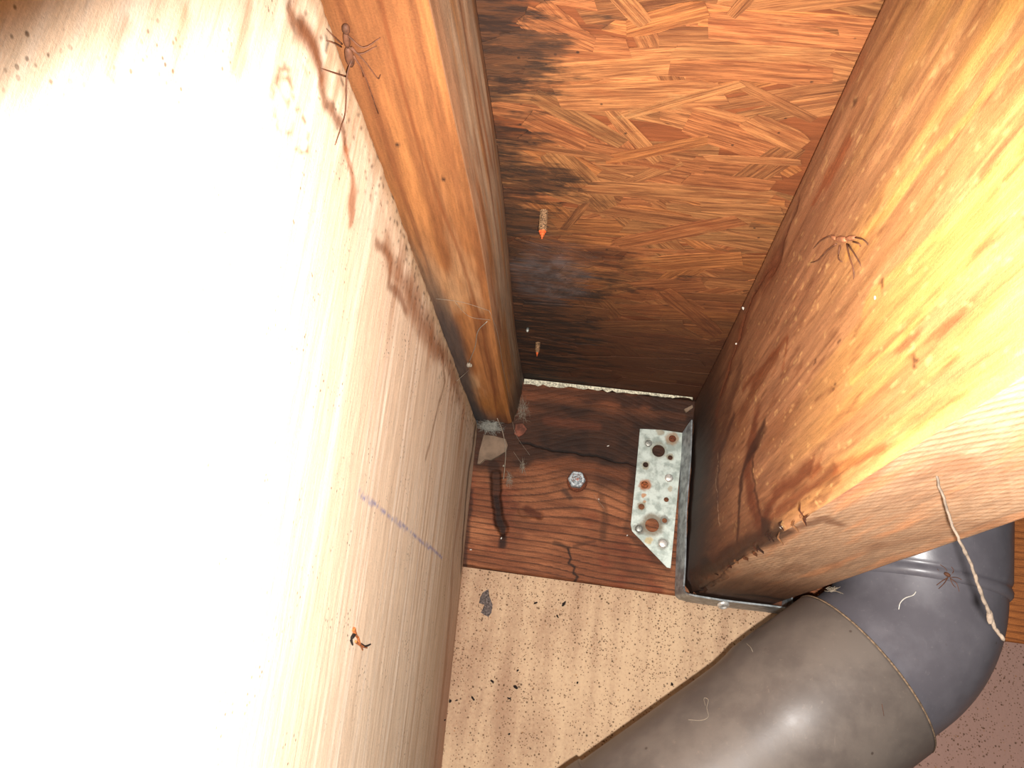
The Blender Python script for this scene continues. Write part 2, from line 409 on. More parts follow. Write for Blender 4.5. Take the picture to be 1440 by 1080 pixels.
# ------------------------------------------------------------------ sheathing overhead (oriented strand board)
def osb_mat(flake):
    t = NT('strand_wood' if flake else 'strand_board_base')
    geo = t.node('ShaderNodeNewGeometry').outputs['Position']
    sx = t.node('ShaderNodeSeparateXYZ', ins={0: geo}); X, Y = sx.outputs[0], sx.outputs[1]
    if flake:
        oi = t.node('ShaderNodeObjectInfo'); r = oi.outputs['Random']; oc = oi.outputs['Color']
        off = t.node('ShaderNodeCombineXYZ', ins={0: t.math('MULTIPLY', r, 13.0), 1: t.math('MULTIPLY', r, 7.0), 2: 0.0}).outputs[0]
        ob = t.node('ShaderNodeVectorMath', operation='ADD', ins={0: t.node('ShaderNodeTexCoord').outputs['Object'], 1: off}).outputs[0]
        mp = t.node('ShaderNodeMapping', ins={0: ob, 3: (22, 420, 60)}).outputs[0]
        g = t.noise(mp, 1.0, 5, 0.65, 0.3)
        mp2 = t.node('ShaderNodeMapping', ins={0: ob, 3: (60, 1500, 60)}).outputs[0]
        g2 = t.noise(mp2, 1.0, 3, 0.6)
        c = t.mixc(t.ramp(g, .32, .68), rgba((98, 60, 35)), rgba((158, 106, 64)))
        c = t.mixc(t.ramp(g2, .50, .66, 0, .6), c, rgba((84, 42, 22)))
        c = t.mixc(t.ramp(t.noise(t.coord(scale=(25, 130, 30)), 1.0, 5, .7), .48, .7, 0, .55), c, rgba((112, 62, 34)))
        c = t.mixc(t.ramp(t.noise(t.coord(scale=(35, 60, 30)), 1.0, 5, .7), .58, .75, 0, .5), c, rgba((150, 112, 72)))
        c = t.mixc(1.0, c, oc, 'MULTIPLY')
        t.bump(t.math('ADD', g, t.math('MULTIPLY', g2, .6)), 0.6, 0.0008)
    else:
        g = t.noise(t.coord(scale=(30, 300, 30)), 1.0, 5); c = t.mixc(g, rgba((70, 36, 20)), rgba((140, 78, 42)))
        t.bump(g, 0.6, 0.001)
    n = t.noise(t.coord(scale=(14, 40, 30)), 1.0, 5, 0.62); n2 = t.noise(t.coord(), 60.0, 4, 0.6)
    nn = t.math('ADD', t.math('MULTIPLY', t.math('SUBTRACT', n, .5), .16), t.math('ADD', t.math('MULTIPLY', t.math('SUBTRACT', n2, .5), .07), t.math('MULTIPLY', t.math('SUBTRACT', t.noise(t.coord(scale=(28, 330, 30)), 1.0, 5, .7), .5), .11)))
    # water stain: along the batten, widening in the middle, and all over the far end
    a = t.math('ADD', X, nn)
    wid = t.ramp(Y, -0.30, -0.17, -0.143, -0.105)
    side = t.ramp(t.math('SUBTRACT', a, wid), -0.016, 0.022, 1, 0)
    midb = t.math('MULTIPLY', t.ramp(Y, -0.33, -0.24), t.ramp(t.math('SUBTRACT', a, -0.105), -.02, .03, .8, 0))
    b = t.math('ADD', Y, t.math('MULTIPLY', nn, 1.0))
    far = t.ramp(b, -0.20, -0.09, 0, 1)
    far0 = t.ramp(b, -0.30, -0.14, 0, .75)
    c = t.mixc(far0, c, t.mixc(0.75, c, rgba((84, 46, 24)), 'MIX'))
    c = t.mixc(t.math('MULTIPLY', far, .66), c, rgba((50, 30, 20)))
    spots = t.ramp(t.noise(t.coord(scale=(30, 75, 30)), 1.0, 4), .62, .70, 0, .8)
    spots = t.math('MULTIPLY', spots, t.ramp(Y, -0.36, -0.2, .25, 1))
    c = t.mixc(spots, c, rgba((54, 32, 22)))
    dk = t.math('MAXIMUM', side, midb)
    tone = t.mixc(t.ramp(t.noise(t.coord(scale=(30, 200, 30)), 1.0, 5, .7), .42, .6), rgba((30, 23, 19)), rgba((72, 45, 28)))
    c = t.mixc(t.math('MULTIPLY', dk, .92), c, tone)
    # bluish grey bloom of mould beside the batten
    dv = t.node('ShaderNodeVectorMath', operation='DISTANCE', ins={0: t.node('ShaderNodeVectorMath', operation='MULTIPLY', ins={0: geo, 1: (1, .55, 0)}).outputs[0], 1: (-0.138, -0.215 * .55, 0)}).outputs['Value']
    bl = t.math('MULTIPLY', t.ramp(t.math('ADD', dv, t.math('MULTIPLY', nn, .3)), .012, .036, 1, 0), t.ramp(n2, .35, .7, .15, .9))
    c = t.mixc(t.math('MULTIPLY', bl, .7), c, rgba((98, 92, 92)))
    sp = t.ramp(t.node('ShaderNodeTexVoronoi', ins={'Vector': t.coord(), 'Scale': 130.0}).outputs['Distance'], .06, .14, .8, 0)
    c = t.mixc(t.math('MULTIPLY', sp, t.ramp(t.noise(t.coord(), 22.0, 2), .55, .62)), c, rgba((36, 26, 20)))
    return t.fin(c, 0.72, 0, 0.28)
M['osb'] = osb_mat(False); M['strand'] = osb_mat(True)
ceil = box('ceiling', -0.30, 0.55, -1.15, 0.05, OS, OS + 0.018, M['osb'])
tag(ceil, 'sheet of strand board overhead, orange brown and blackened at the left', kind='structure')

def flake_mesh(k):
    r = random.Random(100 + k); n = 6
    top = []; bot = []
    for i in range(n + 1):
        x = -0.5 + i / n; e = 1 - 0.25 * (abs(2 * x) ** 4)
        top.append((x + (r.uniform(-.06, .06) if i in (0, n) else 0), 0.5 * e + r.uniform(-.05, .03)))
        bot.append((x + (r.uniform(-.06, .06) if i in (0, n) else 0), -0.5 * e - r.uniform(-.05, .03)))
    ring = top + bot[::-1]; bm = bmesh.new(); N = len(ring)
    b = [bm.verts.new((x, y, 0)) for x, y in ring]
    t_ = [bm.verts.new((x, y, 1)) for x, y in ring]
    for i in range(n):
        bm.faces.new((b[i], b[i + 1], b[N - 2 - i], b[N - 1 - i])); bm.faces.new((t_[N - 1 - i], t_[N - 2 - i], t_[i + 1], t_[i]))
    for i in range(N): bm.faces.new((b[(i + 1) % N], b[i], t_[i], t_[(i + 1) % N]))
    me = bpy.data.meshes.new('strand'); bmesh.ops.recalc_face_normals(bm, faces=bm.faces); bm.to_mesh(me); bm.free(); me.materials.append(M['strand']); return me
flakes = []
# unit flakes carry real size in a bake so that object-space grain keeps one scale
def make_strand(cx, cy, ln, wd_, ang, z, tilt, col, k):
    base = FL[k % len(FL)]
    key = (k % len(FL), round(ln / .012), round(wd_ / .003))
    if key not in CACHE:
        me = base.copy(); sx_, sy_ = key[1] * .012, key[2] * .003
        for v in me.vertices: v.co = (v.co.x * sx_, v.co.y * sy_, v.co.z * 0.0004)
        CACHE[key] = me
    o = bpy.data.objects.new('strand', CACHE[key]); link(o, ceil)
    o.location = (cx, cy, z); o.rotation_euler = (tilt, tilt * .3, ang); o.color = (*col, 1)
FL = [flake_mesh(k) for k in range(8)]; CACHE = {}
r = random.Random(3); cnt = 0
TON = [(1.05, 1.05, 1.0), (1.2, 1.16, 1.1), (.82, .76, .72), (.98, .84, .78), (1.12, 1.0, .84), (.9, .92, .88), (1.05, .9, .85)]
HAND = [((745, 98), (985, 84), 34, 1), ((930, 72), (1185, 78), 20, 0), ((950, 96), (1178, 108), 24, 3), ((780, 138), (1010, 132), 42, 1), ((700, 60), (880, 68), 30, 3),
        ((1036, 116), (1142, 168), 11, 2), ((880, 163), (1036, 120), 13, 0), ((700, 236), (822, 282), 22, 5), ((862, 160), (925, 226), 15, 0), ((848, 226), (1000, 196), 15, 4),
        ((740, 165), (832, 206), 34, 3), ((790, 326), (826, 284), 11, 2), ((860, 345), (1040, 310), 22, 3), ((872, 375), (1040, 364), 30, 4), ((1000, 222), (1118, 228), 12, 1),
        ((820, 262), (1085, 278), 22, 0), ((1055, 170), (1130, 205), 26, 1), ((690, 198), (860, 222), 10, 2), ((1030, 20), (1085, -40), 16, 2), ((740, 20), (830, 60), 26, 3),
        ((930, 405), (1010, 470), 20, 3), ((760, 460), (960, 455), 18, 5), ((780, 505), (980, 510), 20, 2), ((960, 250), (1090, 262), 18, 3), ((880, 40), (1000, 10), 24, 4),
        ((730, 430), (860, 440), 22, 5), ((905, 30), (860, -20), 20, 0), ((980, 290), (1100, 296), 20, 0)]
for i in range(300 - len(HAND)):
    ln = r.uniform(.05, .115); wd_ = r.uniform(.007, .024)
    q = r.random(); ang = r.gauss(0, .16) if q < .62 else r.choice((-1, 1)) * r.uniform(.3, 1.1)
    cx = r.uniform(-.166, .006); cy = -.02 - .6 * (r.random())
    if abs(ang) > .3: ln *= .6
    if cy > -.06: ang *= .25
    cnt += 1
    tt = r.choice(TON); v_ = r.uniform(.85, 1.12)
    make_strand(cx, cy, ln, wd_, ang, OS - .0001 - .0007 * i / 300 - .0002, r.uniform(-.010, .010), tuple(a * v_ for a in tt), r.randrange(8))
for i, ((u0, v0), (u1, v1), wpx, tone) in enumerate(HAND):
    a = P(u0, v0, 2, OS - .001); b = P(u1, v1, 2, OS - .001)
    d = b - a; ln = math.hypot(d[0], d[1]); c_ = (a + b) / 2; dep = ((c_ - C) @ R)[2]
    w_ = wpx * dep / FPX * 1.5
    make_strand(c_[0], c_[1], max(.012, ln), max(.004, w_), math.atan2(d[1], d[0]), OS - .0011 - .00002 * i, 0.0, TON[tone], i)

# ------------------------------------------------------------------ right joist
JW = 0.076; JT = 0.1865
def jb(y):   # slight bow of the side face
    return -0.02 * np.clip(-y - .1, 0, 1) ** 2
def js(pts): return uvp(pts, 0, 0.0, 1, 2)
def side_col(Y, Z):
    wy = Y + (fbm(Y * 16, Z * 60, 201) - .5) * .035; wz = Z + (fbm(Y * 20, Z * 70, 202) - .5) * .014
    n = fbm(Y * 6, Z * 190, 203); n2 = fbm(Y * 14, Z * 70, 204); n3 = fbm(Y * 40, Z * 420, 205, 3)
    c = mix(np.broadcast_to(lin((146, 100, 70)), Y.shape + (3,)), lin((172, 122, 86)), ss(.35, .7, n))
    c = mix(c, lin((222, 168, 92)), (.3 + .5 * ss(.4, .65, fbm(Y * 5, Z * 90, 206))) * ss(-.24, -.5, Y + .8 * Z))  # yellower towards the flash hot zone, its brightness painted into the wood
    c = mix(c, lin((142, 88, 52)), ss(.55, .78, n2) * .5)
    c = mix(c, lin((110, 62, 36)), ss(.60, .78, n3) * .55)
    # pale saw flecks
    c = mix(c, lin((240, 196, 130)), ss(.76, .84, fbm(Y * 200, Z * 420, 207, 2)) * .4)
    # dark damp end next to the ledger
    damp = ss(-.25, -.07, wy + .05 * (n2 - .5))
    c = mix(c, lin((90, 54, 35)), damp * .85)
    c = mix(c, lin((38, 23, 16)), ss(-.19, -.04, wy + .04 * (n3 - .5)) * .9)
    c = mix(c, lin((112, 72, 48)), ss(.08, .16, Z) * .35 * ss(-.06, -.2, Y))
    c = mix(c, lin((104, 66, 40)), ss(.150, .184, wz) * .55)
    def st(pts, w, s, col=(92, 46, 22), soft=.2):
        nonlocal c
        d = dseg(wy, wz, js(pts)); c = mix(c, lin(col), ss(w, w * soft, d) * s)
    st([(1124, 288), (1093, 366), (1062, 412), (1041, 470), (1010, 563)], .0042, .9, (78, 38, 20))
    st([(1093, 366), (1062, 420), (1030, 500), (1005, 590)], .012, .75, (104, 56, 32))
    st([(1040, 520), (1020, 590), (1000, 680)], .014, .6, (84, 46, 28))
    st([(1095, 500), (1062, 545), (1040, 590)], .009, .55, (118, 66, 38))
    st([(1197, 200), (1168, 250), (1140, 298)], .0035, .7, (130, 66, 34))
    st([(1230, 60), (1190, 130), (1160, 210)], .0035, .5, (120, 66, 36))
    st([(1290, 0), (1240, 70), (1215, 120)], .005, .6, (104, 60, 34))
    st([(1109, 482), (1085, 505), (1060, 535), (1045, 550)], .004, .7, (120, 62, 32))
    st([(1110, 485), (1100, 520)], .003, .6, (130, 66, 34))
    st([(1062, 600), (1054, 640), (1058, 700), (1066, 740)], .016, .85, (108, 52, 27))
    st([(1078, 596), (1052, 645), (1040, 700), (1034, 760)], .0065, .9, (62, 30, 17))
    st([(1030, 590), (1012, 640), (1008, 700)], .008, .7, (70, 36, 22))
    st([(1062, 640), (1066, 700), (1072, 742)], .0035, .8, (70, 34, 18))
    st([(1150, 650), (1162, 640)], .006, .7, (130, 66, 32))
    st([(1145, 646), (1120, 668), (1093, 687), (1078, 718), (1070, 745)], .0075, .85, (104, 48, 22))
    st([(1176, 661), (1135, 685), (1104, 708), (1080, 735)], .0055, .8, (112, 56, 28)); st([(1240, 627), (1210, 644), (1176, 661)], .0030, .6, (150, 82, 42))
    st([(975, 800), (1005, 790), (1040, 775), (1070, 760), (1100, 748)], .010, .9, (40, 25, 18), .4)
    st([(1000, 775), (1040, 750), (1075, 730)], .016, .5, (80, 42, 24))
    st([(1070, 735), (1085, 745)], .006, .8, (46, 26, 18))
    st([(1000, 620), (985, 700), (980, 790)], .022, .6, (64, 36, 22))
    st([(1010, 640), (1008, 700), (1012, 740)], .0012, .7, (205, 170, 140))
    for pts in ([(1440, 60), (1330, 190), (1200, 350)], [(1440, 200), (1340, 300), (1210, 440)], [(1440, 330), (1330, 420), (1200, 540)]):
        st(pts, .003, .35, (240, 178, 90))
    # small resin and dirt dots
    for u, v, rr in ((1232, 413, .0022), (1180, 472, .0018), (1150, 500, .0016), (1170, 556, .0016), (1282, 517, .0014), (1214, 137, .003)):
        st([(u, v), (u + 1, v + 2)], rr, .8, (70, 34, 20), .5)
    return c
def side_pos(Y, Z):
    x = jb(Y) * (Z / JT) ** 2
    x = x + 0.0012 * (fbm(Y * 10, Z * 90, 211, 3) - .5)
    cr = dseg(Y + (fbm(Y * 16, Z * 60, 201) - .5) * .035, Z + (fbm(Y * 20, Z * 70, 202) - .5) * .014, js([(1124, 288), (1093, 366), (1062, 412), (1041, 470), (1010, 563)]))
    x = x + .0015 * ss(.002, .0004, cr)
    x = x + .0045 * ss(JT - .008, JT, Z) ** 2
    # splintered bottom arris near the ledger
    chip = ss(-.30, -.05, Y) * ss(.014, 0, Z) * (.004 + .008 * (fbm(Y * 60, Z * 120, 212) - .3))
    x = x + np.maximum(chip, 0) + .0015 * ss(.003, 0, Z)
    return np.stack([x, Y, Z + 0 * x], -1)
def js_b(pts): return uvp(pts, 2, 0.0, 0, 1)
def bot_col(X, Y):
    c0 = P(1255, 850, 2, 0.0)
    wx = X + (fbm(X * 40, Y * 12, 301) - .5) * .012; wy = Y + (fbm(X * 30, Y * 12, 302) - .5) * .03
    d = np.hypot((X - c0[0]) * 1.7, (Y - c0[1]) * .8) + .003 * fbm(X * 40, Y * 20, 303)
    fr = (d / .0052) % 1.0
    c = mix(np.broadcast_to(lin((186, 146, 114)), X.shape + (3,)), lin((208, 170, 136)), fbm(X * 30, Y * 9, 304))
    c = mix(c, lin((160, 112, 72)), ss(.45, .92, fr) * ss(1, .94, fr) * .8 * ss(-.14, -.22, Y))
    c = mix(c, lin((228, 150, 96)), ss(.55, .75, fbm(X * 120, Y * 14, 305)) * .5)
    c = mix(c, lin((140, 92, 60)), ss(.58, .8, fbm(X * 60, Y * 22, 306)) * .5)
    c = mix(c, lin((150, 104, 72)), ss(-.22, -.12, wy) * .6)
    c = mix(c, lin((104, 66, 44)), ss(-.24, -.12, wy) * .6)
    c = mix(c, lin((52, 31, 22)), ss(-.17, -.05, wy) * .85)
    def st(pts, w, s, col=(92, 46, 22), soft=.2):
        nonlocal c
        dd = dseg(wx, wy, js_b(pts)); c = mix(c, lin(col), ss(w, w * soft, dd) * s)
    st([(985, 805), (1030, 785), (1075, 762), (1110, 745)], .008, .85, (52, 30, 20))
    st([(1110, 745), (1160, 728), (1180, 740)], .004, .7, (110, 66, 40))
    st([(1040, 835), (1075, 838), (1095, 842)], .009, .95, (28, 18, 14))
    st([(1135, 715), (1200, 690), (1235, 640)], .005, .5, (190, 110, 70))
    return c
def bot_pos(X, Y):
    z = .0010 * (fbm(X * 120, Y * 18, 311, 3) - .5) + .0045 * ss(JW - .008, JW, X) ** 2
    z = z + np.maximum(0, ss(-.30, -.05, Y) * ss(.016, 0, X) * (.004 + .008 * (fbm(Y * 60, X * 120, 312) - .3)))
    return np.stack([X, Y, z], -1)
jr = empty('joist', (0.038, -0.4, 0.0))
# body: one closed mesh wrapping side, bottom, far side, top
yj = np.concatenate([np.linspace(-1.15, -.70, 16), np.arange(-.695, -.0015, .0022), [-.0014]])
zsd = np.concatenate([np.arange(0.0, .02, .0009), np.arange(.02, JT - .008, .0013), np.linspace(JT - .008, JT, 8)])
xb = np.arange(0.0, JW + .0001, JW / 60)
Yg, Zg = np.meshgrid(yj, zsd, indexing='ij'); Fs = side_pos(Yg, Zg); Cs = side_col(Yg, Zg)
Xg, Yb = np.meshgrid(xb, yj, indexing='ij'); Fb = bot_pos(Xg, Yb); Cb = bot_col(Xg, Yb)
Fb = Fb.transpose(1, 0, 2).copy(); Cb = Cb.transpose(1, 0, 2).copy()
# profile around the section: top -> down the side -> across the bottom -> up the far side
Fs[:, 0, 2] = Fb[:, 0, 2]; Fb[:, 0, 0] = Fs[:, 0, 0]
k = np.linspace(1, 0, 8)[None, :]
for q in range(1, 9):                                   # blend bottom start into the chipped arris
    Fb[:, q, 0] = np.maximum(Fb[:, q, 0], Fs[:, 0, 0] + (q) * .0006)
farz = np.array([.006, .05, .10, .15, JT]); far = np.stack([np.stack([np.full_like(yj, JW), yj, np.full_like(yj, z)], -1) for z in farz], 1)
prof = np.concatenate([Fs[:, ::-1], Fb[:, 1:], far], 1)
pc = np.concatenate([Cs[:, ::-1], Cb[:, 1:], np.broadcast_to(lin((170, 115, 70)), far.shape)], 1)
nY, nP = prof.shape[:2]
vv = prof.reshape(-1, 3); q = grid_faces(nY, nP, True)
idx = np.arange(nY * nP).reshape(nY, nP)
topq = np.stack([idx[:-1, -1], idx[1:, -1], idx[1:, 0], idx[:-1, 0]], 1)
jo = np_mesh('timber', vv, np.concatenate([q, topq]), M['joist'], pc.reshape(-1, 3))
sub(jo, jr)
# end caps
for s_, nm in ((0, 'cut_end'), (-1, 'cut_end')):
    ring_ = prof[s_][::6]; cen = ring_.mean(0); vs_ = [tuple(p) for p in ring_] + [tuple(cen)]
    n_ = len(ring_); o = mesh_obj(nm, vs_, [(i, (i + 1) % n_, n_) for i in range(n_)], M['joist'], cols=np.tile(lin((150, 100, 60)), (n_ + 1, 1)))
    sub(o, jr)
tag(jr, 'thick bright orange-brown timber joist on the right, sitting in the metal hanger', 'joist')

# torn fibres along the splintered bottom arris
rr = random.Random(31)
for i in range(15):
    u = 1000 + rr.random() ** .7 * 130; v = 806 - (u - 1000) * .58 + rr.gauss(0, 7)
    p = P(u, v, 0, -.0006); L = rr.uniform(.006, .016); w_ = rr.uniform(.0003, .0009); a_ = rr.uniform(-.15, .6)
    d_ = np.array([-rr.uniform(.02, .3), -math.cos(a_), math.sin(a_)]); d_ /= np.linalg.norm(d_); q_ = p + d_ * L; m_ = (p + q_) / 2 + np.array([-.0012, 0, 0])
    n_ = np.array([0, math.sin(a_), math.cos(a_)])
    vs = [p - n_ * w_ + [.002, 0, 0], p + n_ * w_ + [.002, 0, 0], m_ + n_ * w_, m_ - n_ * w_, q_, m_ + np.array([.0008, 0, 0])]
    o = mesh_obj('splinter', vs, [(0, 1, 2, 3), (3, 2, 4), (0, 3, 5), (1, 5, 2), (3, 4, 5), (2, 5, 4), (0, 5, 1)], M['joist'], cols=np.tile(lin(rr.choice(((96, 56, 32), (50, 28, 18), (78, 42, 25), (140, 96, 62)))), (6, 1)))
    sub(o, jr)
# ------------------------------------------------------------------ batten at top left
BX = -0.172
def bat_bot_col(X, Y):
    wy = Y + (fbm(X * 60, Y * 14, 401) - .5) * .03; wx = X + (fbm(X * 50, Y * 16, 402) - .5) * .006
    c = mix(np.broadcast_to(lin((126, 78, 44)), X.shape + (3,)), lin((164, 108, 62)), ss(.32, .68, fbm(X * 150, Y * 6, 403)))
    c = mix(c, lin((108, 62, 34)), ss(.58, .76, fbm(X * 330, Y * 5, 404, 3)) * .7)
    c = mix(c, lin((206, 164, 120)), ss(.5, .75, fbm(X * 60, Y * 11, 405)) * ss(-.42, -.2, Y) * ss(.0, -.12, Y) * .6)
    c = mix(c, lin((160, 104, 46)), ss(-.10, -.05, wy) * ss(-.015, -.05, Y) * .5)
    c = mix(c, lin((74, 66, 62)), ss(-.194, -.203, wx) * ss(-.38, -.2, Y) * .9)
    c = mix(c, lin((70, 64, 62)), ss(-.07, -.015, wy - (X + .2) * 2.2) * .85)
    c = mix(c, lin((110, 58, 28)), ss(.0016, .0003, abs(wx + .186 + .006 * np.sin(Y * 9))) * .6)
    for u, v in ((559, 205), (622, 252)):
        p = P(u, v, 2, PT); c = mix(c, lin((50, 30, 22)), ss(.0013, .0005, np.hypot(X - p[0], (Y - p[1]) * .5)))
    return c
def bat_side_col(Y, Z):
    wz = Z + (fbm(Y * 14, Z * 90, 411) - .5) * .012
    c = mix(np.broadcast_to(lin((146, 122, 98)), Y.shape + (3,)), lin((138, 98, 62)), ss(.4, .65, fbm(Y * 7, Z * 170, 412)))
    c = mix(c, lin((116, 70, 38)), ss(.54, .72, fbm(Y * 8, Z * 260, 413)) * .85)
    c = mix(c, lin((132, 80, 42)), ss(PT + .014, PT + .002, wz) * .6)
    c = mix(c, lin((92, 58, 36)), ss(-.34, -.50, Y) * .35)
    c = mix(c, lin((104, 66, 38)), ss(PT + .036, PT + .048, wz) * .55)
    c = mix(c, lin((168, 108, 44)), ss(-.22, -.1, Y + .03 * (fbm(Y * 30, Z * 60, 414) - .5)) * ss(.03, .0, Z - PT) * .6)
    c = mix(c, lin((72, 58, 48)), ss(-.09, -.02, Y) * .8)
    return c
yb_ = np.concatenate([np.linspace(-1.15, -.62, 14), np.arange(-.615, -.002, .0024), [-.0015]])
xbt = np.linspace(-0.262, -0.215, 6).tolist() + np.arange(-0.2145, BX, .0008).tolist() + [BX]
xbt = np.array(xbt); zbt = np.linspace(PT, OS - .0008, 46)
def bow(y): return .004 * np.sin((y + .05) * 5.2) * 0 + .0
A, B_ = np.meshgrid(yb_, xbt, indexing='ij')
zz = PT + .0007 * (fbm(B_ * 150, A * 8, 421, 3) - .5) + .0018 * ss(BX - .004, BX, B_) ** 2 + .00025
Pb = np.stack([B_ + .0015 * np.sin(A * 14) * ss(-.19, BX, B_), A, zz], -1); Cbt = bat_bot_col(B_, A)
A2, Zb = np.meshgrid(yb_, zbt, indexing='ij')
xx = BX + .0015 * np.sin(A2 * 14) + (Zb - PT) * .10 + .0012 * (fbm(A2 * 9, Zb * 200, 422, 3) - .5) * ss(PT, PT + .003, Zb) + .002 * (1 - ((Zb - PT - .024) / .024) ** 2) + .0015 * (fbm(A2 * 5, A2 * 0, 423) - .5)
Ps = np.stack([xx, A2, Zb], -1); Ps[:, 0] = Pb[:, -1]
Cst = bat_side_col(A2, Zb)
top_ = np.stack([np.full_like(yb_, -.262), yb_, np.full_like(yb_, OS - .0008)], -1)[:, None]
prof = np.concatenate([Pb, Ps[:, 1:], top_], 1); pc = np.concatenate([Cbt, Cst[:, 1:], np.broadcast_to(lin((140, 96, 60)), top_.shape)], 1)
nY, nP = prof.shape[:2]; idx = np.arange(nY * nP).reshape(nY, nP)
q = np.concatenate([grid_faces(nY, nP, True), np.stack([idx[:-1, -1], idx[1:, -1], idx[1:, 0], idx[:-1, 0]], 1)])
# close the end that faces the ledger with a centre fan of quads
bt = np_mesh('batten', prof.reshape(-1, 3), q, M['batten'], pc.reshape(-1, 3))
bm = bmesh.new(); bm.from_mesh(bt.data); bmesh.ops.holes_fill(bm, edges=[e for e in bm.edges if e.is_boundary]); bmesh.ops.recalc_face_normals(bm, faces=bm.faces); bm.to_mesh(bt.data); bm.free()
tag(bt, 'narrow orange and grey weathered batten running along the plywood edge at top left', 'batten')

# ------------------------------------------------------------------ pale strip of membrane in the gap above the ledger
def strip():
    a = P(738, 529, 1, -.0004); b = P(974, 559, 1, -.0004); n = 70; v = []; f = []
    rr = random.Random(5)
    for i in range(n + 1):
        s = i / n; x = a[0] + (b[0] - a[0]) * s; h = (.0052 * (1 - s) + .0014 * s)
        j = (vn(np.array([s * 34.0]), np.array([0.]), 8)[0] - .45) * .0026 + rr.uniform(-.0003, .0003)
        zt = OS - .0012; zb = min(zt - .0004, zt - h + j)
        v += [(x, -.0006, zb), (x, -.0006, zt), (x, .0003, zb), (x, .0003, zt)]
        if i:
            k = 4 * (i - 1); f += [(k, k + 4, k + 5, k + 1), (k + 2, k + 3, k + 7, k + 6), (k, k + 2, k + 6, k + 4), (k + 1, k + 5, k + 7, k + 3)]
    f += [(0, 1, 3, 2), (4 * n, 4 * n + 2, 4 * n + 3, 4 * n + 1)]
    return mesh_obj('membrane_strip', v, f, M['membrane'])
tag(strip(), 'thin ragged off-white strip showing in the gap above the ledger board', 'membrane')

# ------------------------------------------------------------------ joist hanger
def steel():
    t = NT('galvanised_steel'); w = t.coord()
    n = t.noise(w, 120.0, 4, .6); n2 = t.noise(w, 500.0, 3)
    c = t.mixc(t.ramp(n, .38, .62), rgba((150, 161, 153)), rgba((188, 198, 190)))
    c = t.mixc(t.ramp(n2, .55, .7, 0, .22), c, rgba((120, 122, 112)))
    geo = t.node('ShaderNodeNewGeometry').outputs['Position']
    wn = t.node('ShaderNodeTexNoise', ins={'Vector': w, 'Scale': 260.0, 'Detail': 3.0}).outputs['Color']
    wp = t.node('ShaderNodeVectorMath', operation='MULTIPLY_ADD', ins={0: wn, 1: (.005, .0, .005), 2: geo}).outputs[0]
    for (u, v, r0, col, s) in ((926, 634, .0095, (120, 112, 90), .6), (917, 738, .0125, (105, 92, 72), .85), (907, 682, .0068, (150, 88, 42), .9), (905, 697, .0030, (170, 110, 55), .8), (905, 706, .0022, (170, 110, 55), .7),
                            (908, 654, .0050, (130, 116, 86), .7), (902, 712, .0050, (120, 104, 74), .7), (945, 617, .0075, (150, 112, 76), .7), (928, 608, .0045, (140, 118, 86), .6), (899, 744, .0058, (90, 84, 74), .8),
                            (932, 765, .0062, (110, 108, 98), .8), (934, 732, .0052, (96, 92, 82), .8), (912, 760, .0045, (170, 140, 70), .6), (942, 643, .0042, (126, 110, 80), .7), (942, 688, .003, (150, 120, 80), .5), (912, 623, .0048, (140, 140, 128), .5)):
        p = P(u, v, 1, -.002) + np.array([.0025, 0, .0025])
        d = t.node('ShaderNodeVectorMath', operation='DISTANCE', ins={0: wp, 1: tuple(p)}).outputs['Value']
        c = t.mixc(t.ramp(d, r0 * .6, r0 * 1.05, s, 0), c, rgba(col))
    t.bump(n2, .3, .0004)
    return t.fin(c, t.ramp(n, .3, .7, .38, .58), 0.35, 0.5)
M['steel'] = steel()
M['steel_plain'] = solid('dull_zinc', (150, 156, 158), 0.42, 0.4, 0.25, 160, .5)
M['nail_bright'] = solid('bright_nail', (225, 222, 215), 0.35, 0.6, .2, 400, .5)
M['nail_grey'] = solid('grey_nail', (150, 152, 145), 0.45, 0.5, .3, 500, .5)
FY = -0.0012                                    # back of the flange plate; it is 1.5 mm thick
hg = empty('joist_hanger', (-0.005, -0.002, 0.0))
def fl(u, v): p = P(u, v, 1, FY - .0015); return (p[0], p[2])
def plate_with_holes(outline, holes, y0, y1):
    bm = bmesh.new(); 
    loops = [outline] + [[(cx + r_ * math.cos(2 * math.pi * i / 20), cz + r_ * math.sin(2 * math.pi * i / 20)) for i in range(20)] for cx, cz, r_ in holes]
    edges = []
    for L in loops:
        vs = [bm.verts.new((x, y0, z)) for x, z in L]
        edges += [bm.edges.new((vs[i], vs[(i + 1) % len(vs)])) for i in range(len(vs))]
    bmesh.ops.triangle_fill(bm, use_beauty=True, use_dissolve=False, edges=edges)
    g = bmesh.ops.extrude_face_region(bm, geom=bm.faces[:])
    for v in g['geom']:
        if isinstance(v, bmesh.types.BMVert): v.co.y = y1
    return bm
OUT = [fl(900, 603), fl(930, 604.5), fl(961, 609), fl(952, 705), fl(943, 799), fl(938, 798), fl(889, 747), fl(887, 738), fl(893, 680)]
HO = [(926, 634, .0060), (942.5, 643.5, .0023), (908, 653.5, .0026), (937, 702.5, .0023), (902, 712.5, .0028), (917, 738.5, .0063), (934.6, 732, .0023), (906.6, 682, .0030)]
holes = [(*fl(u, v), r_) for u, v, r_ in HO]
sub(bm_obj('face_flange', plate_with_holes(OUT, holes, FY, FY - .0015), M['steel']), hg)
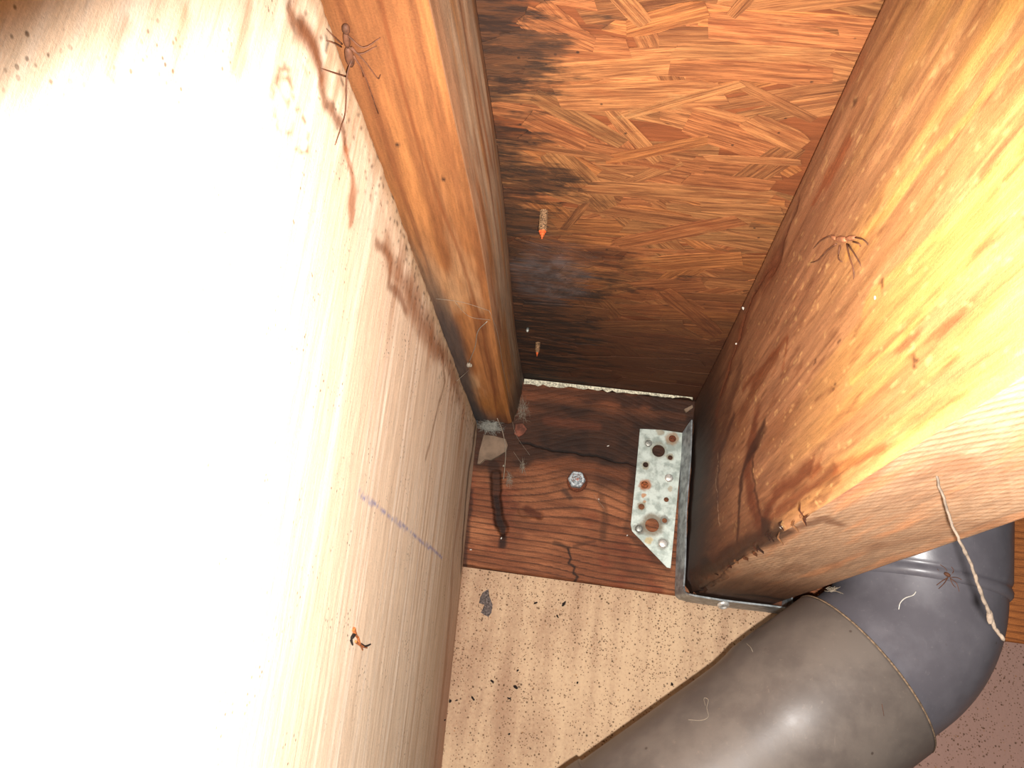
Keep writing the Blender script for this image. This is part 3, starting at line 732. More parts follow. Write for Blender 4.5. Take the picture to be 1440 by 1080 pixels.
def ribbon(name, pts_a, pts_b, th, mat, root):
    """sheet metal strip between two polylines (3-D), thickness th to the -x / -z side"""
    bm = bmesh.new(); n = len(pts_a)
    a = [bm.verts.new(tuple(p)) for p in pts_a]; b = [bm.verts.new(tuple(p)) for p in pts_b]
    for i in range(n - 1): bm.faces.new((a[i], a[i + 1], b[i + 1], b[i]))
    bmesh.ops.recalc_face_normals(bm, faces=bm.faces)
    g = bmesh.ops.solidify(bm, geom=bm.faces[:], thickness=th)
    return sub(bm_obj(name, bm, mat), root)
# side wing + seat as one bent stirrup: fold line at the ledger, outer edge towards the room
inner = []; outer = []
for s in np.linspace(0, 1, 10):
    z = .1485 - s * (.1485 - .006); xi = -.0105 + .0030 * s
    inner.append((xi, FY - .0003, z))
    zo = z + .004 * (1 - s)
    yo = -.020 - .004 * math.sin(s * 6) * .3
    xo = -.0052 + .0020 * s + (.0012 * math.sin(s * 9)) * .6
    outer.append((xo, yo if s > .05 else -.0215, zo + (.004 if s == 0 else 0)))
for ang in (25, 50, 75):                          # bend radius at the bottom corner
    a_ = math.radians(ang); r_ = .006
    inner.append((-.0075 + r_ * (1 - math.cos(a_)), FY - .0003, .0022 - r_ * math.sin(a_)))
    outer.append((-.0032 + r_ * (1 - math.cos(a_)) * .7, -.022 - .016 * ang / 75, .0028 - r_ * math.sin(a_)))
for x in np.linspace(.004, .083, 12):
    inner.append((x, FY - .0003, -.0046 - .0004 * math.sin(x * 60))); outer.append((x, -.040 + .004 * (x / .083), -.0036 - .0005 * math.sin(x * 60)))
for ang in (30, 60, 90):
    a_ = math.radians(ang); r_ = .003
    inner.append((.083 + r_ * math.sin(a_), FY - .0003, -.0046 + r_ * (1 - math.cos(a_)))); outer.append((.083 + r_ * math.sin(a_), -.034, -.0036 + r_ * (1 - math.cos(a_))))
for z in np.linspace(.012, .150, 6):
    inner.append((.0862, FY - .0003, z)); outer.append((.0866, -.026, z))
rb = ribbon('stirrup', inner, outer, .0014, M['steel_plain'], hg)
for p_ in rb.data.polygons: p_.use_smooth = False
tag(hg, 'galvanised steel joist hanger with rusty nail holes, nailed to the dark ledger board', 'bracket')
def nail_head(u, v, r_, mat, h=.0013, name='nail'):
    p = P(u, v, 1, FY - .0015); bm = bmesh.new()
    prof_ = [(0, h), (r_ * .55, h * .95), (r_ * .9, h * .6), (r_, h * .15), (r_, -.0004)]
    n = 16; rings = []
    for rr_, hh in prof_[1:]:
        rings.append([bm.verts.new((p[0] + rr_ * math.cos(2 * math.pi * i / n), p[1] - hh, p[2] + rr_ * math.sin(2 * math.pi * i / n))) for i in range(n)])
    c_ = bm.verts.new((p[0], p[1] - h * .8, p[2]))
    for i in range(n): bm.faces.new((c_, rings[0][i], rings[0][(i + 1) % n]))
    for a_, b_ in zip(rings[:-1], rings[1:]):
        for i in range(n): bm.faces.new((a_[i], b_[i], b_[(i + 1) % n], a_[(i + 1) % n]))
    bm.faces.new(rings[-1][::-1])
    return sub(bm_obj(name, bm, mat, smooth=True), hg)
tag(nail_head(940.6, 672.4, .0040, M['nail_bright'], .0020), 'bright shiny nail head')
tag(nail_head(906.6, 682, .0034, M['rust'], .0016), 'orange rusted nail head')
nail_head(912, 623.6, .0034, M['nail_grey']); tag(nail_head(945.6, 617, .0034, M['rust_dark']), 'brown rusted nail head')
nail_head(898.5, 743.6, .0036, M['nail_grey'], .0015); tag(nail_head(932.4, 764.7, .0042, M['nail_bright'], .0017), 'pale nail head near the tip')
# screw head under the seat
def lathe(name, base, axis, prof_, mat, n=20, smooth=True):
    ax = Vector(axis).normalized(); q_ = ax.to_track_quat('Z', 'Y'); bm = bmesh.new(); rings = []
    for r_, h in prof_:
        rings.append([bm.verts.new(Vector(base) + q_ @ Vector((max(r_, 1e-5) * math.cos(2 * math.pi * i / n), max(r_, 1e-5) * math.sin(2 * math.pi * i / n), h))) for i in range(n)])
    for a_, b_ in zip(rings[:-1], rings[1:]):
        for i in range(n): bm.faces.new((a_[i], a_[(i + 1) % n], b_[(i + 1) % n], b_[i]))
    bm.faces.new(rings[0][::-1]); bm.faces.new(rings[-1])
    return bm_obj(name, bm, mat, None, smooth)
o = lathe('screw', tuple(P(1017, 850, 2, -.0062)), (0.15, -.5, -1), [(.0030, -.001), (.0052, 0), (.0052, .0010), (.0040, .0022), (.0022, .0030), (.0021, .0018), (.0004, .0018)], M['nail_bright'])
sub(o, hg); tag(o, 'shiny round screw head under the seat')

# ------------------------------------------------------------------ hex bolt in the ledger
bt_ = empty('hex_bolt', (P(811, 674, 1, 0)[0], 0.0, P(811, 674, 1, 0)[2]))
bp = P(811, 674, 1, -.006)
def bolt_mat():
    t = NT('weathered_zinc_bolt'); n = t.noise(t.coord(), 420.0, 4)
    c = t.mixc(t.ramp(n, .38, .6), rgba((104, 112, 116)), rgba((176, 184, 186)))
    p = Vector((bp[0] + .001, -.007, bp[2]))
    d = t.node('ShaderNodeVectorMath', operation='DISTANCE', ins={0: t.node('ShaderNodeNewGeometry').outputs['Position'], 1: tuple(p)}).outputs['Value']
    c = t.mixc(t.ramp(t.math('ADD', d, t.math('MULTIPLY', n, .002)), .0015, .0032, .8, 0), c, rgba((150, 84, 60)))
    c = t.mixc(t.ramp(t.noise(t.coord(), 260.0, 3), .56, .66, 0, .8), c, rgba((110, 66, 44)))
    t.bump(n, .4, .0006); return t.fin(c, .5, .4, .5)
M['bolt'] = bolt_mat()
def hexhead():
    bm = bmesh.new(); rings = []
    for r_, h, hexy in ((.0084, 0, 1), (.0084, .0046, 1), (.0074, .0056, .5), (.0052, .0056, 0), (.0046, .0048, 0), (.0034, .0048, 0), (.0026, .0053, 0), (.0004, .0055, 0)):
        L = []
        for i in range(36):
            a_ = 2 * math.pi * i / 36 + .3; s_ = a_ % (math.pi / 3) - math.pi / 6
            hx = r_ * math.cos(math.pi / 6) / math.cos(s_); rr_ = r_ * .93 * (1 - hexy) + hx * hexy
            L.append(bm.verts.new((bp[0] + rr_ * math.cos(a_), -.0016 - h, bp[2] + rr_ * math.sin(a_))))
        rings.append(L)
    for a_, b_ in zip(rings[:-1], rings[1:]):
        for i in range(36): bm.faces.new((a_[i], a_[(i + 1) % 36], b_[(i + 1) % 36], b_[i]))
    bm.faces.new(rings[-1]); bm.faces.new(rings[0][::-1])
    return bm_obj('bolt_head', bm, M['bolt'])
sub(hexhead(), bt_)
o = lathe('washer', (bp[0] + .0006, .0006, bp[2] - .0008), (0, -1, 0), [(.0096, 0), (.0096, .0018), (.0090, .0022), (.0050, .0024)], M['rust_dark'], 28); sub(o, bt_); tag(o, 'dark rusted washer')
tag(bt_, 'grey hexagonal bolt head with rusty centre in the middle of the ledger board', 'bolt')

# ------------------------------------------------------------------ screws poking through the sheathing
def screw(u0, v0, u1, v1, r0, label, white):
    a = P(u0, v0, 2, OS - .001)
    # tip: straight down from the board, length chosen from the photograph
    best = min(np.arange(.004, .05, .0005), key=lambda L: abs(projv(a - np.array([0, 0, L])) - v1))
    root = empty('screw', a); z0 = a[2]
    prof_ = []; n = int(best / .0004)
    for i in range(n):
        h = i * .0004; tap = 1 if h < best - .006 else max(.05, (best - h) / .006)
        prof_.append(((r0 if (i % 4) < 2 else r0 * .72) * tap, h))
    prof_.append((.0001, best)); lean = (.06, .03, -1)
    k = int(len(prof_) * .72)
    o1 = lathe('shank', tuple(a), lean, prof_[:k + 1], M['screw_old'], 12, False); sub(o1, root)
    o2 = lathe('tip', tuple(a), lean, prof_[k:], M['rust_tip'], 12, False); sub(o2, root); tag(o2, 'orange rusted tip')
    tag(root, label, 'screw')
def projv(p):
    c = (p - C) @ R; return c[1] / c[2] * FPX + 540
M['screw_old'] = solid('corroded_zinc_screw', (120, 92, 66), .7, .1, .6, 900)
M['rust_tip'] = solid('bright_rust_tip', (190, 86, 40), .8, 0, .2, 900)
screw(765, 297, 760, 336, .0026, 'rusty screw tip poking down through the strand board, the larger and nearer one', True)
screw(756.5, 482, 754, 501, .0021, 'small screw tip poking down through the dark strand board near the ledger', True)
# tiny pale ring of a staple leg
pr = hit(742, 463, .002)
o = lathe('nail_tip', tuple(pr), (0, 0, -1), [(.0012, -.001), (.0012, .0015), (.0009, .0022), (.0002, .0028)], M['nail_grey'], 10)
tag(o, 'tiny grey nail tip above and left of the smaller screw tip', 'nail')

# ------------------------------------------------------------------ tubes for threads, legs
def tube_into(bm, pts, r0, r1=None, n=6):
    if r1 is None: r1 = r0
    pts = [Vector(tuple(map(float, p))) for p in pts]; rings = []
    for i, p in enumerate(pts):
        d = (pts[min(i + 1, len(pts) - 1)] - pts[max(i - 1, 0)])
        if d.length < 1e-9: d = Vector((0, 0, 1))
        qn = d.to_track_quat('Z', 'Y'); rr_ = r0 + (r1 - r0) * i / max(1, len(pts) - 1)
        rings.append([bm.verts.new(p + qn @ Vector((rr_ * math.cos(2 * math.pi * k_ / n), rr_ * math.sin(2 * math.pi * k_ / n), 0))) for k_ in range(n)])
    for a_, b_ in zip(rings[:-1], rings[1:]):
        for k_ in range(n): bm.faces.new((a_[k_], a_[(k_ + 1) % n], b_[(k_ + 1) % n], b_[k_]))
    bm.faces.new(rings[0][::-1]); bm.faces.new(rings[-1])
def smoothp(pts, n=5):
    pts = [np.array(p, float) for p in pts]
    if len(pts) < 3: return pts
    out = []
    ext = [2 * pts[0] - pts[1]] + pts + [2 * pts[-1] - pts[-2]]
    for i in range(1, len(ext) - 2):
        for s in np.linspace(0, 1, n, endpoint=False):
            a, b, c_, d = ext[i - 1:i + 3]
            out.append(.5 * (2 * b + (c_ - a) * s + (2 * a - 5 * b + 4 * c_ - d) * s * s + (3 * b - a - 3 * c_ + d) * s ** 3))
    out.append(pts[-1]); return out
def blob_into(bm, c_, rad, n=8, m_=6, axis=(0, 0, 1)):
    qn = Vector(tuple(map(float, axis))).normalized().to_track_quat('Z', 'Y'); rings = []
    for j in range(1, m_):
        a_ = math.pi * j / m_
        rings.append([bm.verts.new(Vector(tuple(map(float, c_))) + qn @ Vector((rad[0] * math.sin(a_) * math.cos(2 * math.pi * i / n), rad[1] * math.sin(a_) * math.sin(2 * math.pi * i / n), rad[2] * math.cos(a_)))) for i in range(n)])
    for a_, b_ in zip(rings[:-1], rings[1:]):
        for i in range(n): bm.faces.new((a_[i], a_[(i + 1) % n], b_[(i + 1) % n], b_[i]))
    bm.faces.new(rings[0][::-1]); bm.faces.new(rings[-1])

def insect(name, body, legs, rb_, rl, off, label, mb, ml, cat='insect', extra=None):
    """body: list of (u,v,len_mm,width_mm) ; legs: polylines of photograph points resting on the surfaces"""
    c0 = hit(body[0][0], body[0][1], off); root = empty(name, c0)
    for i, (u0, v0, u1, v1, w) in enumerate(body):
        a = hit(u0, v0, off); b = hit(u1, v1, off); bm = bmesh.new()
        blob_into(bm, (a + b) / 2, (w, w, np.linalg.norm(b - a) / 2 + w * .4), 10, 8, b - a)
        sub(bm_obj(('head', 'abdomen', 'thorax')[i % 3], bm, mb, smooth=True), root)
    for L in legs:
        n = len(L); pts = []
        for i, (u, v) in enumerate(L):
            lift = off * (1 - i / (n - 1)) + .0006 + (.003 if 0 < i < n - 1 else 0)
            pts.append(hit(u, v, lift))
        bm = bmesh.new(); tube_into(bm, smoothp(pts, 4), rl, rl * .6, 5); sub(bm_obj('leg', bm, ml, smooth=True), root)
    tag(root, label, cat); return root
insect('cranefly', [(486, 36, 487, 46, .0016), (489, 68, 494, 92, .0019), (486, 46, 489, 66, .0014)],
       [[(490, 51), (511, 67), (535, 53)], [(491, 66), (506, 76), (530, 65)], [(494, 66), (515, 89), (531, 110), (535, 105)], [(497, 78), (512, 104), (532, 160)], [(497, 80), (508, 95), (511, 108)],
        [(481, 62), (470, 52), (459, 40)], [(480, 66), (468, 60), (459, 57)], [(487, 108), (468, 102), (451, 96)], [(496, 82), (488, 106), (486, 155), (480, 178), (471, 204)]],
       .002, .00035, .004, 'long-legged brown insect on the plywood edge at the top left', M['leg_brown'], M['leg_brown'])
insect('cranefly', [(1169, 332, 1176, 336, .0010), (1190, 336, 1203, 334, .0012), (1177, 336, 1190, 337, .0015)],
       [[(1169, 331), (1153, 339), (1139, 356)], [(1176, 343), (1163, 352), (1150, 366), (1136, 370)], [(1181, 345), (1179, 361), (1182, 367), (1187, 368)],
        [(1191, 343), (1194, 358), (1200, 378), (1201, 394)], [(1193, 344), (1203, 359), (1212, 376)], [(1203, 334), (1214, 337), (1223, 346)], [(1200, 340), (1208, 343), (1211, 348)]],
       .0015, .0004, .004, 'dead pale brown insect clinging to the bright side of the right joist', M['leg_pale'], M['leg_brown'])

# ------------------------------------------------------------------ threads, webs, fluff
def strands_obj(name, lines, rad, mat, label, cat, kind=None, blobs=()):
    bm = bmesh.new()
    for L in lines: tube_into(bm, smoothp(L, 5), rad, rad * .8, 5)
    for p, rr_ in blobs: blob_into(bm, p, (rr_, rr_, rr_ * 1.3))
    return tag(bm_obj(name, bm, mat, smooth=True), label, cat, kind=kind)
# near hanging thread, thick with dust
def D(u, v, dep): return C + ray(u, v) * (dep / FPX)
th = [D(u, v, d) for u, v, d in ((1299, 560, .262), (1302, 600, .262), (1312, 650, .261), (1327, 700, .26), (1338, 734, .26), (1352, 765, .26), (1368, 800, .26), (1380, 835, .26), (1391, 862, .26), (1398, 882, .26), (1411, 899, .26))]
tp = smoothp(th, 6); bm = bmesh.new(); rr = random.Random(2)
pts = [np.array(p) + np.array([rr.gauss(0, .00012), 0, rr.gauss(0, .00012)]) for p in tp]
tube_into(bm, pts, .0004, .0006, 7)
for i in range(8, len(pts), 3):
    if rr.random() < .65: blob_into(bm, pts[i], (.0007, .0007, .0020 * rr.uniform(.7, 1.3)), 7, 6, pts[min(i + 1, len(pts) - 1)] - pts[i - 1])
blob_into(bm, D(1392, 868, .26), (.0011, .0011, .0026), 8, 6, (0, 0, 1))
tag(bm_obj('hanging_thread', bm, M['thread'], smooth=True), 'long dusty off-white thread hanging in front of the right joist and pipe', 'thread')
a = [hit(u, v, .004) for u, v in ((685, 452), (672, 466), (668, 488), (659, 511))]
strands_obj('hanging_thread', [a], .00035, M['silk'], 'short pale thread with a white blob at its end against the batten', 'thread', blobs=[(hit(659, 513, .004), .0018), (hit(662, 514, .004), .0012)])
a = [hit(u, v, .012) for u, v in ((699, 588), (707, 608), (711, 632), (710, 655), (708, 674))]
strands_obj('hanging_thread', [a], .0004, M['silk'], 'thin tan thread hanging from the end of the batten in front of the ledger', 'thread', blobs=[(hit(708, 655, .012), .0009)])
def fuzz(u, v, ru, rv, n, rad, mat, label, seed, off=.003, name='cobweb'):
    r_ = random.Random(seed); bm = bmesh.new(); c0 = hit(u, v, off); px = ((c0 - C) @ R)[2] / FPX
    ex = R @ np.array([1, 0, 0.]); ey = R @ np.array([0, 1, 0.]); ez = R @ np.array([0, 0, 1.])
    for i in range(n):
        a_ = r_.uniform(0, 6.28); s0 = r_.random() ** .5; p0 = np.array([s0 * ru * math.cos(a_), s0 * rv * math.sin(a_)]) * .6
        L = []
        dirn = r_.uniform(0, 6.28)
        for k_ in range(5):
            L.append(c0 + ex * p0[0] * px + ey * p0[1] * px - ez * r_.uniform(-.0015, .002))
            dirn += r_.gauss(0, .6); p0 = p0 + np.array([ru * math.cos(dirn), rv * math.sin(dirn)]) * .22
        tube_into(bm, L, rad, rad * .6, 4)
    return tag(bm_obj(name, bm, mat), label, 'cobweb')
fuzz(690, 600, 17, 10, 260, .00013, M['web'], 'matted white cobweb plugging the gap under the batten end', 11, .004)
fuzz(735, 578, 11, 17, 90, .00008, M['silk'], 'wispy white cobweb on the ledger right of the batten end', 12)
fuzz(735, 655, 5, 10, 60, .00009, M['silk'], 'small grey web tuft hanging right of the pale wood chip', 13)
fuzz(716, 673, 6, 11, 60, .0001, M['silk'], 'grey web clump hanging below the batten end, beside the dark slot', 14)
web = []
for pts_ in ([(613, 420), (650, 425), (688, 437)], [(688, 437), (700, 470), (708, 520), (718, 570)], [(642, 536), (660, 520)], [(722, 635), (735, 655), (740, 668)], [(718, 575), (725, 610), (745, 640)],
             [(640, 425), (660, 445), (690, 450)], [(835, 695), (842, 705), (850, 715)]):
    web.append([hit(u, v, .004) for u, v in pts_])
WL = ['fine web thread crossing the lower batten from the plywood edge', 'fine web thread running down the arris of the lower batten', 'short web thread beside the white blob on the batten', 'web thread running down to the small grey tuft on the ledger',
      'bent web thread right of the batten end', 'short curl of web on the batten above the white blob', 'short web thread below and right of the hex bolt']
for L_, lb in zip(web, WL): strands_obj('web_thread', [L_], .00012, M['silk'], lb, 'cobweb')
# crumbs caught on the wood
def crumb(u, v, r_, mat, name, label, group, seed, flat=.5):
    p = hit(u, v, r_ * .4); rr_ = random.Random(seed); bm = bmesh.new()
    blob_into(bm, p, (r_ * rr_.uniform(.6, 1.0), r_ * flat, r_ * rr_.uniform(.8, 1.5)), 7, 5, (rr_.uniform(-1, 1), 0.1, rr_.uniform(-1, 1)))
    for v_ in bm.verts: v_.co += Vector((rr_.gauss(0, r_ * .12), rr_.gauss(0, r_ * .05), rr_.gauss(0, r_ * .12)))
    return tag(bm_obj(name, bm, mat), label, 'crumb', group)
for i, (u, v, r_, lb) in enumerate(((855, 627, .0009, 'tiny white crumb on the dark upper ledger, above and right of the bolt'), (842, 702, .0009, 'white crumb on the ledger just below and right of the bolt'),
        (882, 753, .0010, 'white crumb on the ledger beside the slanted tip of the steel flange'), (662, 773, .0009, 'white crumb at the lower left corner of the ledger'), (1046, 434, .0013, 'white crumb in the dark crack along the top of the right joist'),
        (1036, 483, .0011, 'white crumb lower down the dark crack near the top of the right joist'), (1232, 418, .0009, 'brown-edged pale crumb on the bright face of the right joist'), (705, 757, .0009, 'white crumb at the bottom of the dark slot in the ledger'),
        (1098, 741, .0011, 'white crumb in the splintered bottom corner of the right joist'))):
    crumb(u, v, r_, M['white_bit'], 'fluff_crumb', lb, 'white crumbs of fluff stuck to the timbers', 40 + i)
DR = [(633, 986, .0018, 'black dropping by the plywood at the left edge of the lower wall'), (665, 982, .0024, 'round black dropping on the lower wall, second from the plywood in its row'), (716, 982, .0021, 'black dropping below the curled one on the lower wall'),
      (725, 966, .0026, 'curled black dropping in the middle of the lower wall'), (728, 943, .0014, 'small black dropping just above the curled one'), (692, 958, .0022, 'brownish black dropping left of the curled one'),
      (753, 848, .0018, 'small black dropping between the grey mould patch and the larger black cluster'), (784, 867, .0020, 'black dropping just below the larger cluster near the ledger'), (716, 1032, .0016, 'thin black dropping low on the lower wall near the pipe'),
      (625, 1013, .0016, 'lowest black dropping by the plywood edge'), (793, 849, .0030, 'largest black clump on the lower wall close under the ledger'), (945, 962, .0018, 'black dropping nearest the pipe on the lower wall'), (812, 960, .0013, 'tiny black dropping halfway between the curled one and the pipe'),
      (642, 985, .0014, 'thin black dropping right beside the one at the left edge')]
for i, (u, v, r_, lb) in enumerate(DR):
    crumb(u, v, r_ * .8, M['dirt'], 'dirt_speck', lb, 'black specks on the pale lower wall', 70 + i)
# grey mould smudge: a flat crust
def crust(name, pts, y, mat, label, cat, th_=.0008, seed=1):
    r_ = random.Random(seed); L = [P(u + r_.uniform(-1.5, 1.5), v + r_.uniform(-1.5, 1.5), 1, y) for u, v in pts]
    bm = bmesh.new(); a_ = [bm.verts.new((p[0], y, p[2])) for p in L]; c_ = sum((Vector((p[0], 0, p[2])) for p in L), Vector()) / len(L)
    b_ = [bm.verts.new((c_[0] + (p[0] - c_[0]) * .86, y - th_, c_[2] + (p[2] - c_[2]) * .86)) for p in L]
    bm.faces.new(a_); bm.faces.new(b_[::-1]); n = len(L)
    for i in range(n): bm.faces.new((a_[i], a_[(i + 1) % n], b_[(i + 1) % n], b_[i]))
    return tag(bm_obj(name, bm, mat), label, cat)
M['mould'] = solid('grey_mould', (92, 82, 78), .95, 0, .5, 600)
crust('mould_patch', [(680, 832), (686, 829), (688, 838), (691, 846), (694, 852), (690, 862), (686, 869), (681, 864), (677, 860), (680, 852), (675, 848), (674, 840)], .0005, M['mould'], 'small dark grey mould patch on the lower wall near its top left corner', 'mould', .0004)
# bare pale wood chip and red chip at the batten end
def shim(name, pts, y, th_, mat, label, cat):
    n = len(pts); bm = bmesh.new(); f = [P(u, v, 1, y) for u, v in pts]
    a_ = [bm.verts.new((p[0], y, p[2])) for p in f]; b_ = [bm.verts.new((p[0], y + th_, p[2])) for p in f]
    bm.faces.new(a_); bm.faces.new(b_[::-1])
    for i in range(n): bm.faces.new((a_[i], b_[i], b_[(i + 1) % n], a_[(i + 1) % n]))
    bmesh.ops.bevel(bm, geom=bm.edges[:], offset=.0004, segments=1, affect='EDGES')
    return tag(bm_obj(name, bm, mat), label, cat)
shim('wood_chip', [(680, 611), (695, 613), (711, 617), (714, 626), (712, 634), (701, 641), (690, 647), (682, 645), (675, 652), (671, 652), (674, 635)], -.003, .004, M['shim'], 'pale bare wood chip wedged beneath the end of the batten', 'wood chip')
shim('wood_chip', [(725, 596), (735, 595), (741, 603), (737, 610), (729, 614), (723, 610)], -.0015, .0025, M['redchip'], 'small reddish wood chip on the ledger right of the batten end', 'wood chip')
shim('wood_chip', [(962, 575), (974, 569), (975, 573), (965, 580)], -.0022, .003, M['shim'], 'tiny pale splinter at the top right of the ledger above the hanger', 'wood chip')
# curled dry leaf bits caught on the panel
root = empty('dry_debris', hit(505, 900, .002))
rr = random.Random(8)
for k_, pts_ in enumerate(([(497, 884), (500, 892), (503, 897)], [(498, 892), (494, 900), (496, 907)], [(500, 902), (508, 908), (516, 911)], [(508, 906), (514, 909), (521, 906)], [(503, 896), (506, 905), (510, 914)])):
    bm = bmesh.new(); tube_into(bm, smoothp([hit(u, v, .002 + .0015 * (i % 2)) for i, (u, v) in enumerate(pts_)], 3), .0011 if k_ < 2 else .0007, .0004, 5)
    sub(bm_obj('fragment', bm, M['dry_leaf'] if k_ % 2 == 0 else M['dirt']), root)
tag(root, 'curled scrap of dry brown debris stuck low on the left plywood', 'debris')

# ------------------------------------------------------------------ drain pipe
PC = np.array([.1022, -.1372, -.0496])                        # centre of the collar rim
ax = np.array([math.cos(3.1562) * math.cos(-.7067), math.sin(3.1562) * math.cos(-.7067), math.sin(-.7067)])   # towards lower left
def pipe_mat(name, c1, c2, dust, rough):
    t = NT(name); n = t.noise(t.coord(), 30.0, 5, .65); n2 = t.noise(t.coord(), 300.0, 4, .7)
    c = t.mixc(t.ramp(n, .35, .65), rgba(c1), rgba(c2))
    c = t.mixc(t.ramp(n2, .58, .78, 0, .35), c, rgba(dust))
    v = t.node('ShaderNodeTexVoronoi', ins={'Vector': t.coord(), 'Scale': 55.0}).outputs['Distance']
    c = t.mixc(t.math('MULTIPLY', t.ramp(v, .03, .07, .8, 0), t.ramp(n, .45, .55)), c, rgba((60, 48, 42)))
    # fine scratches
    sc = t.ramp(t.noise(t.coord(scale=(900, 200, 60), rot=(0, .7, .3)), 1.0, 3), .70, .76, 0, .35)
    c = t.mixc(sc, c, rgba(dust))
    t.bump(n2, .12, .0004)
    return t.fin(c, t.ramp(n, .3, .7, rough, rough + .15), 0, .45)
M['collar'] = pipe_mat('taupe_plastic', (84, 76, 71), (98, 89, 82), (125, 112, 100), .38)
M['elbow'] = pipe_mat('blue_grey_plastic', (84, 81, 86), (95, 92, 97), (125, 120, 120), .30)
M['dusty_rim'] = solid('dusty_rim', (116, 96, 76), .8, 0, .3, 500)
def revolve(name, c0, d, prof_, mat, n=72, shift=None):
    d = d / np.linalg.norm(d); u = np.cross(d, [0, 1, 0]); u /= np.linalg.norm(u); w = np.cross(d, u); V_ = []; F_ = []
    for h, r_ in prof_:
        for i in range(n):
            a_ = 2 * math.pi * i / n; V_.append(c0 + d * h + r_ * (math.cos(a_) * u + math.sin(a_) * w))
    for j in range(len(prof_) - 1):
        for i in range(n): F_.append((j * n + i, j * n + (i + 1) % n, (j + 1) * n + (i + 1) % n, (j + 1) * n + i))
    o = mesh_obj(name, V_, F_, mat, smooth=True)
    bm = bmesh.new(); bm.from_mesh(o.data); bmesh.ops.recalc_face_normals(bm, faces=bm.faces); bm.to_mesh(o.data); bm.free()
    return o
pp = empty('drain_pipe', PC)
def R_(h): return h
o = revolve('coupling', PC, ax, [(.0015, .0535), (0, .0540), (-.0004, .0575), (.0004, .0588), (.002, .0592), (.045, .0590), (.062, .0585), (.070, .0570), (.080, .0558), (.10, .0556), (.16, .0556), (.190, .0556), (.1905, .0572), (.192, .0575)], M['collar'])
sub(o, pp); tag(o, 'dull taupe coupling sleeve')
o = revolve('coupling_rim', PC, ax, [(.0012, .0570), (-.0006, .0572), (-.0010, .0582), (-.0006, .0590), (.0000, .0593), (.0006, .0590)], M['dusty_rim'], 96); sub(o, pp); tag(o, 'thin dusty edge of the sleeve')
o = revolve('lower_pipe', PC, ax, [(.1918, .0560), (.192, .0574), (.196, .0577), (.24, .0577), (.34, .0577), (.50, .0577)], M['collar']); sub(o, pp)
# elbow: leaves the rim along -ax and bends up to vertical, then a socket
d0 = -ax; up = np.array([0.0706, -0.040, 1.0]); up /= np.linalg.norm(up)
ER = .0535; bendR = .0694; s0 = .0198
nrm = up - d0 * up.dot(d0); nrm /= np.linalg.norm(nrm); tot = math.acos(up.dot(d0))
path = [PC - d0 * .02, PC, PC + d0 * s0]; c_b = PC + d0 * s0 + nrm * bendR; tans = [d0, d0, d0]
for k_ in range(1, 25):
    a_ = tot * k_ / 24; path.append(c_b - nrm * bendR * math.cos(a_) + d0 * bendR * math.sin(a_)); tans.append(d0 * math.cos(a_) + nrm * math.sin(a_))
path.append(path[-1] + up * .004); tans.append(up)
V_ = []; F_ = []; n = 72; side = np.cross(d0, up); side /= np.linalg.norm(side)
for p, t_ in zip(path, tans):
    w = np.cross(t_, side)
    for i in range(n):
        a_ = 2 * math.pi * i / n; V_.append(p + ER * (math.cos(a_) * side + math.sin(a_) * w))
for j in range(len(path) - 1):
    for i in range(n): F_.append((j * n + i, j * n + (i + 1) % n, (j + 1) * n + (i + 1) % n, (j + 1) * n + i))
o = mesh_obj('elbow', V_, F_, M['elbow'], smooth=True); bm = bmesh.new(); bm.from_mesh(o.data); bmesh.ops.recalc_face_normals(bm, faces=bm.faces); bm.to_mesh(o.data); bm.free()
sub(o, pp); tag(o, 'glossy blue-grey elbow')
e0 = path[-1]
o = revolve('socket', e0, up, [(-.004, .0534), (-.0035, .0546), (-.0015, .0560), (.001, .0562), (.003, .0553), (.0045, .0546), (.0058, .0553), (.008, .0560), (.06, .0560), (.11, .0560), (.112, .0535)], M['elbow']); sub(o, pp)
tag(pp, 'large grey plastic drain pipe with an elbow passing behind the right joist', 'pipe')
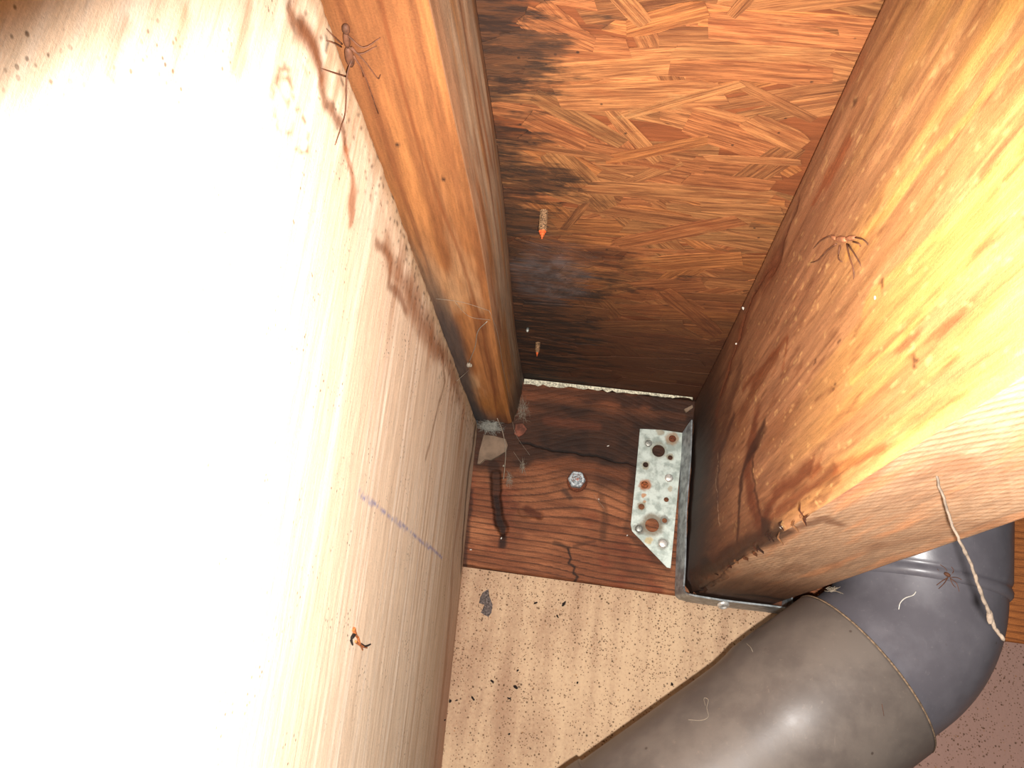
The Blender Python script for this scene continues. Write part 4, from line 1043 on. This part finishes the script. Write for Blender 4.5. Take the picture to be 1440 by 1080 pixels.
# small spider on the elbow, debris tuft at the rim
def near_pipe(u, v):
    """first hit of the view ray with the elbow tube"""
    r_ = ray(u, v); r_ = r_ / np.linalg.norm(r_); P0 = np.array(path + [e0 + up * .1])
    for t_ in np.arange(.35, .8, .001):
        p = C + r_ * t_
        for a_, b_ in zip(P0[:-1], P0[1:]):
            s_ = np.clip((p - a_).dot(b_ - a_) / (b_ - a_).dot(b_ - a_), 0, 1)
            if np.linalg.norm(p - a_ - (b_ - a_) * s_) < .0565: return p
    return C + r_ * .55
sp = empty('spider', near_pipe(1334, 810))
bm = bmesh.new(); blob_into(bm, near_pipe(1332, 808), (.0014, .0014, .0022), 8, 6, (1, 0, -.5)); sub(bm_obj('body', bm, M['leg_brown'], smooth=True), sp)
for L in ([(1334, 810), (1330, 800), (1322, 794)], [(1335, 811), (1341, 803), (1338, 797)], [(1336, 812), (1345, 812), (1352, 815)], [(1336, 813), (1345, 820), (1349, 832)], [(1333, 812), (1325, 817), (1317, 823)], [(1333, 812), (1328, 820), (1320, 828)], [(1336, 813), (1340, 822), (1344, 826)], [(1332, 808), (1324, 806), (1318, 800)]):
    bm = bmesh.new(); tube_into(bm, smoothp([near_pipe(u, v) for u, v in L], 4), .0003, .0002, 4); sub(bm_obj('leg', bm, M['leg_brown']), sp)
tag(sp, 'tiny brown spider on the grey pipe elbow below its ring', 'spider')
bm = bmesh.new(); rr = random.Random(4)
for i in range(9):
    u0, v0 = 1163 + rr.uniform(-4, 6), 830 + rr.uniform(-3, 3); L = [near_pipe(u0, v0)]
    for k_ in range(3): u0 += rr.uniform(2, 7); v0 += rr.uniform(-3, 4); L.append(near_pipe(u0, v0))
    tube_into(bm, smoothp(L, 3), .00025, .00015, 4)
tag(bm_obj('cobweb', bm, M['silk']), 'small tuft of dusty web where the elbow meets the joist', 'cobweb')
bm = bmesh.new()
tube_into(bm, smoothp([near_pipe(u, v) for u, v in ((1264, 857), (1266, 848), (1273, 841), (1284, 837), (1288, 832))], 4), .0003, .0003, 4)
tag(bm_obj('thread_scrap', bm, M['white_bit']), 'curly white thread scrap lying on the grey elbow', 'thread')

def near_cyl(u, v):
    r_ = ray(u, v); r_ = r_ / np.linalg.norm(r_)
    for t_ in np.arange(.3, .8, .0005):
        p = C + r_ * t_; h = (p - PC).dot(ax)
        if h > 0 and np.linalg.norm(p - PC - ax * h) < (.0597 if h < .06 else .0565): return p
    return C + r_ * .5
for pts_, lb in (([(968, 1012), (985, 1013), (996, 1008), (994, 995), (996, 984), (990, 982), (992, 992)], 'thin white squiggle of thread on the taupe pipe sleeve'),
                 ([(1050, 905), (1056, 911), (1060, 921)], 'short pale fibre near the upper edge of the taupe pipe sleeve'),
                 ([(1240, 990), (1242, 1000), (1243, 1007)], 'dark short splinter near the right end of the taupe pipe sleeve')):
    bm = bmesh.new(); tube_into(bm, smoothp([near_cyl(u, v) for u, v in pts_], 4), .00022, .00018, 4)
    tag(bm_obj('thread_scrap', bm, M['leg_brown'] if 'dark' in lb else M['silk']), lb, 'thread')
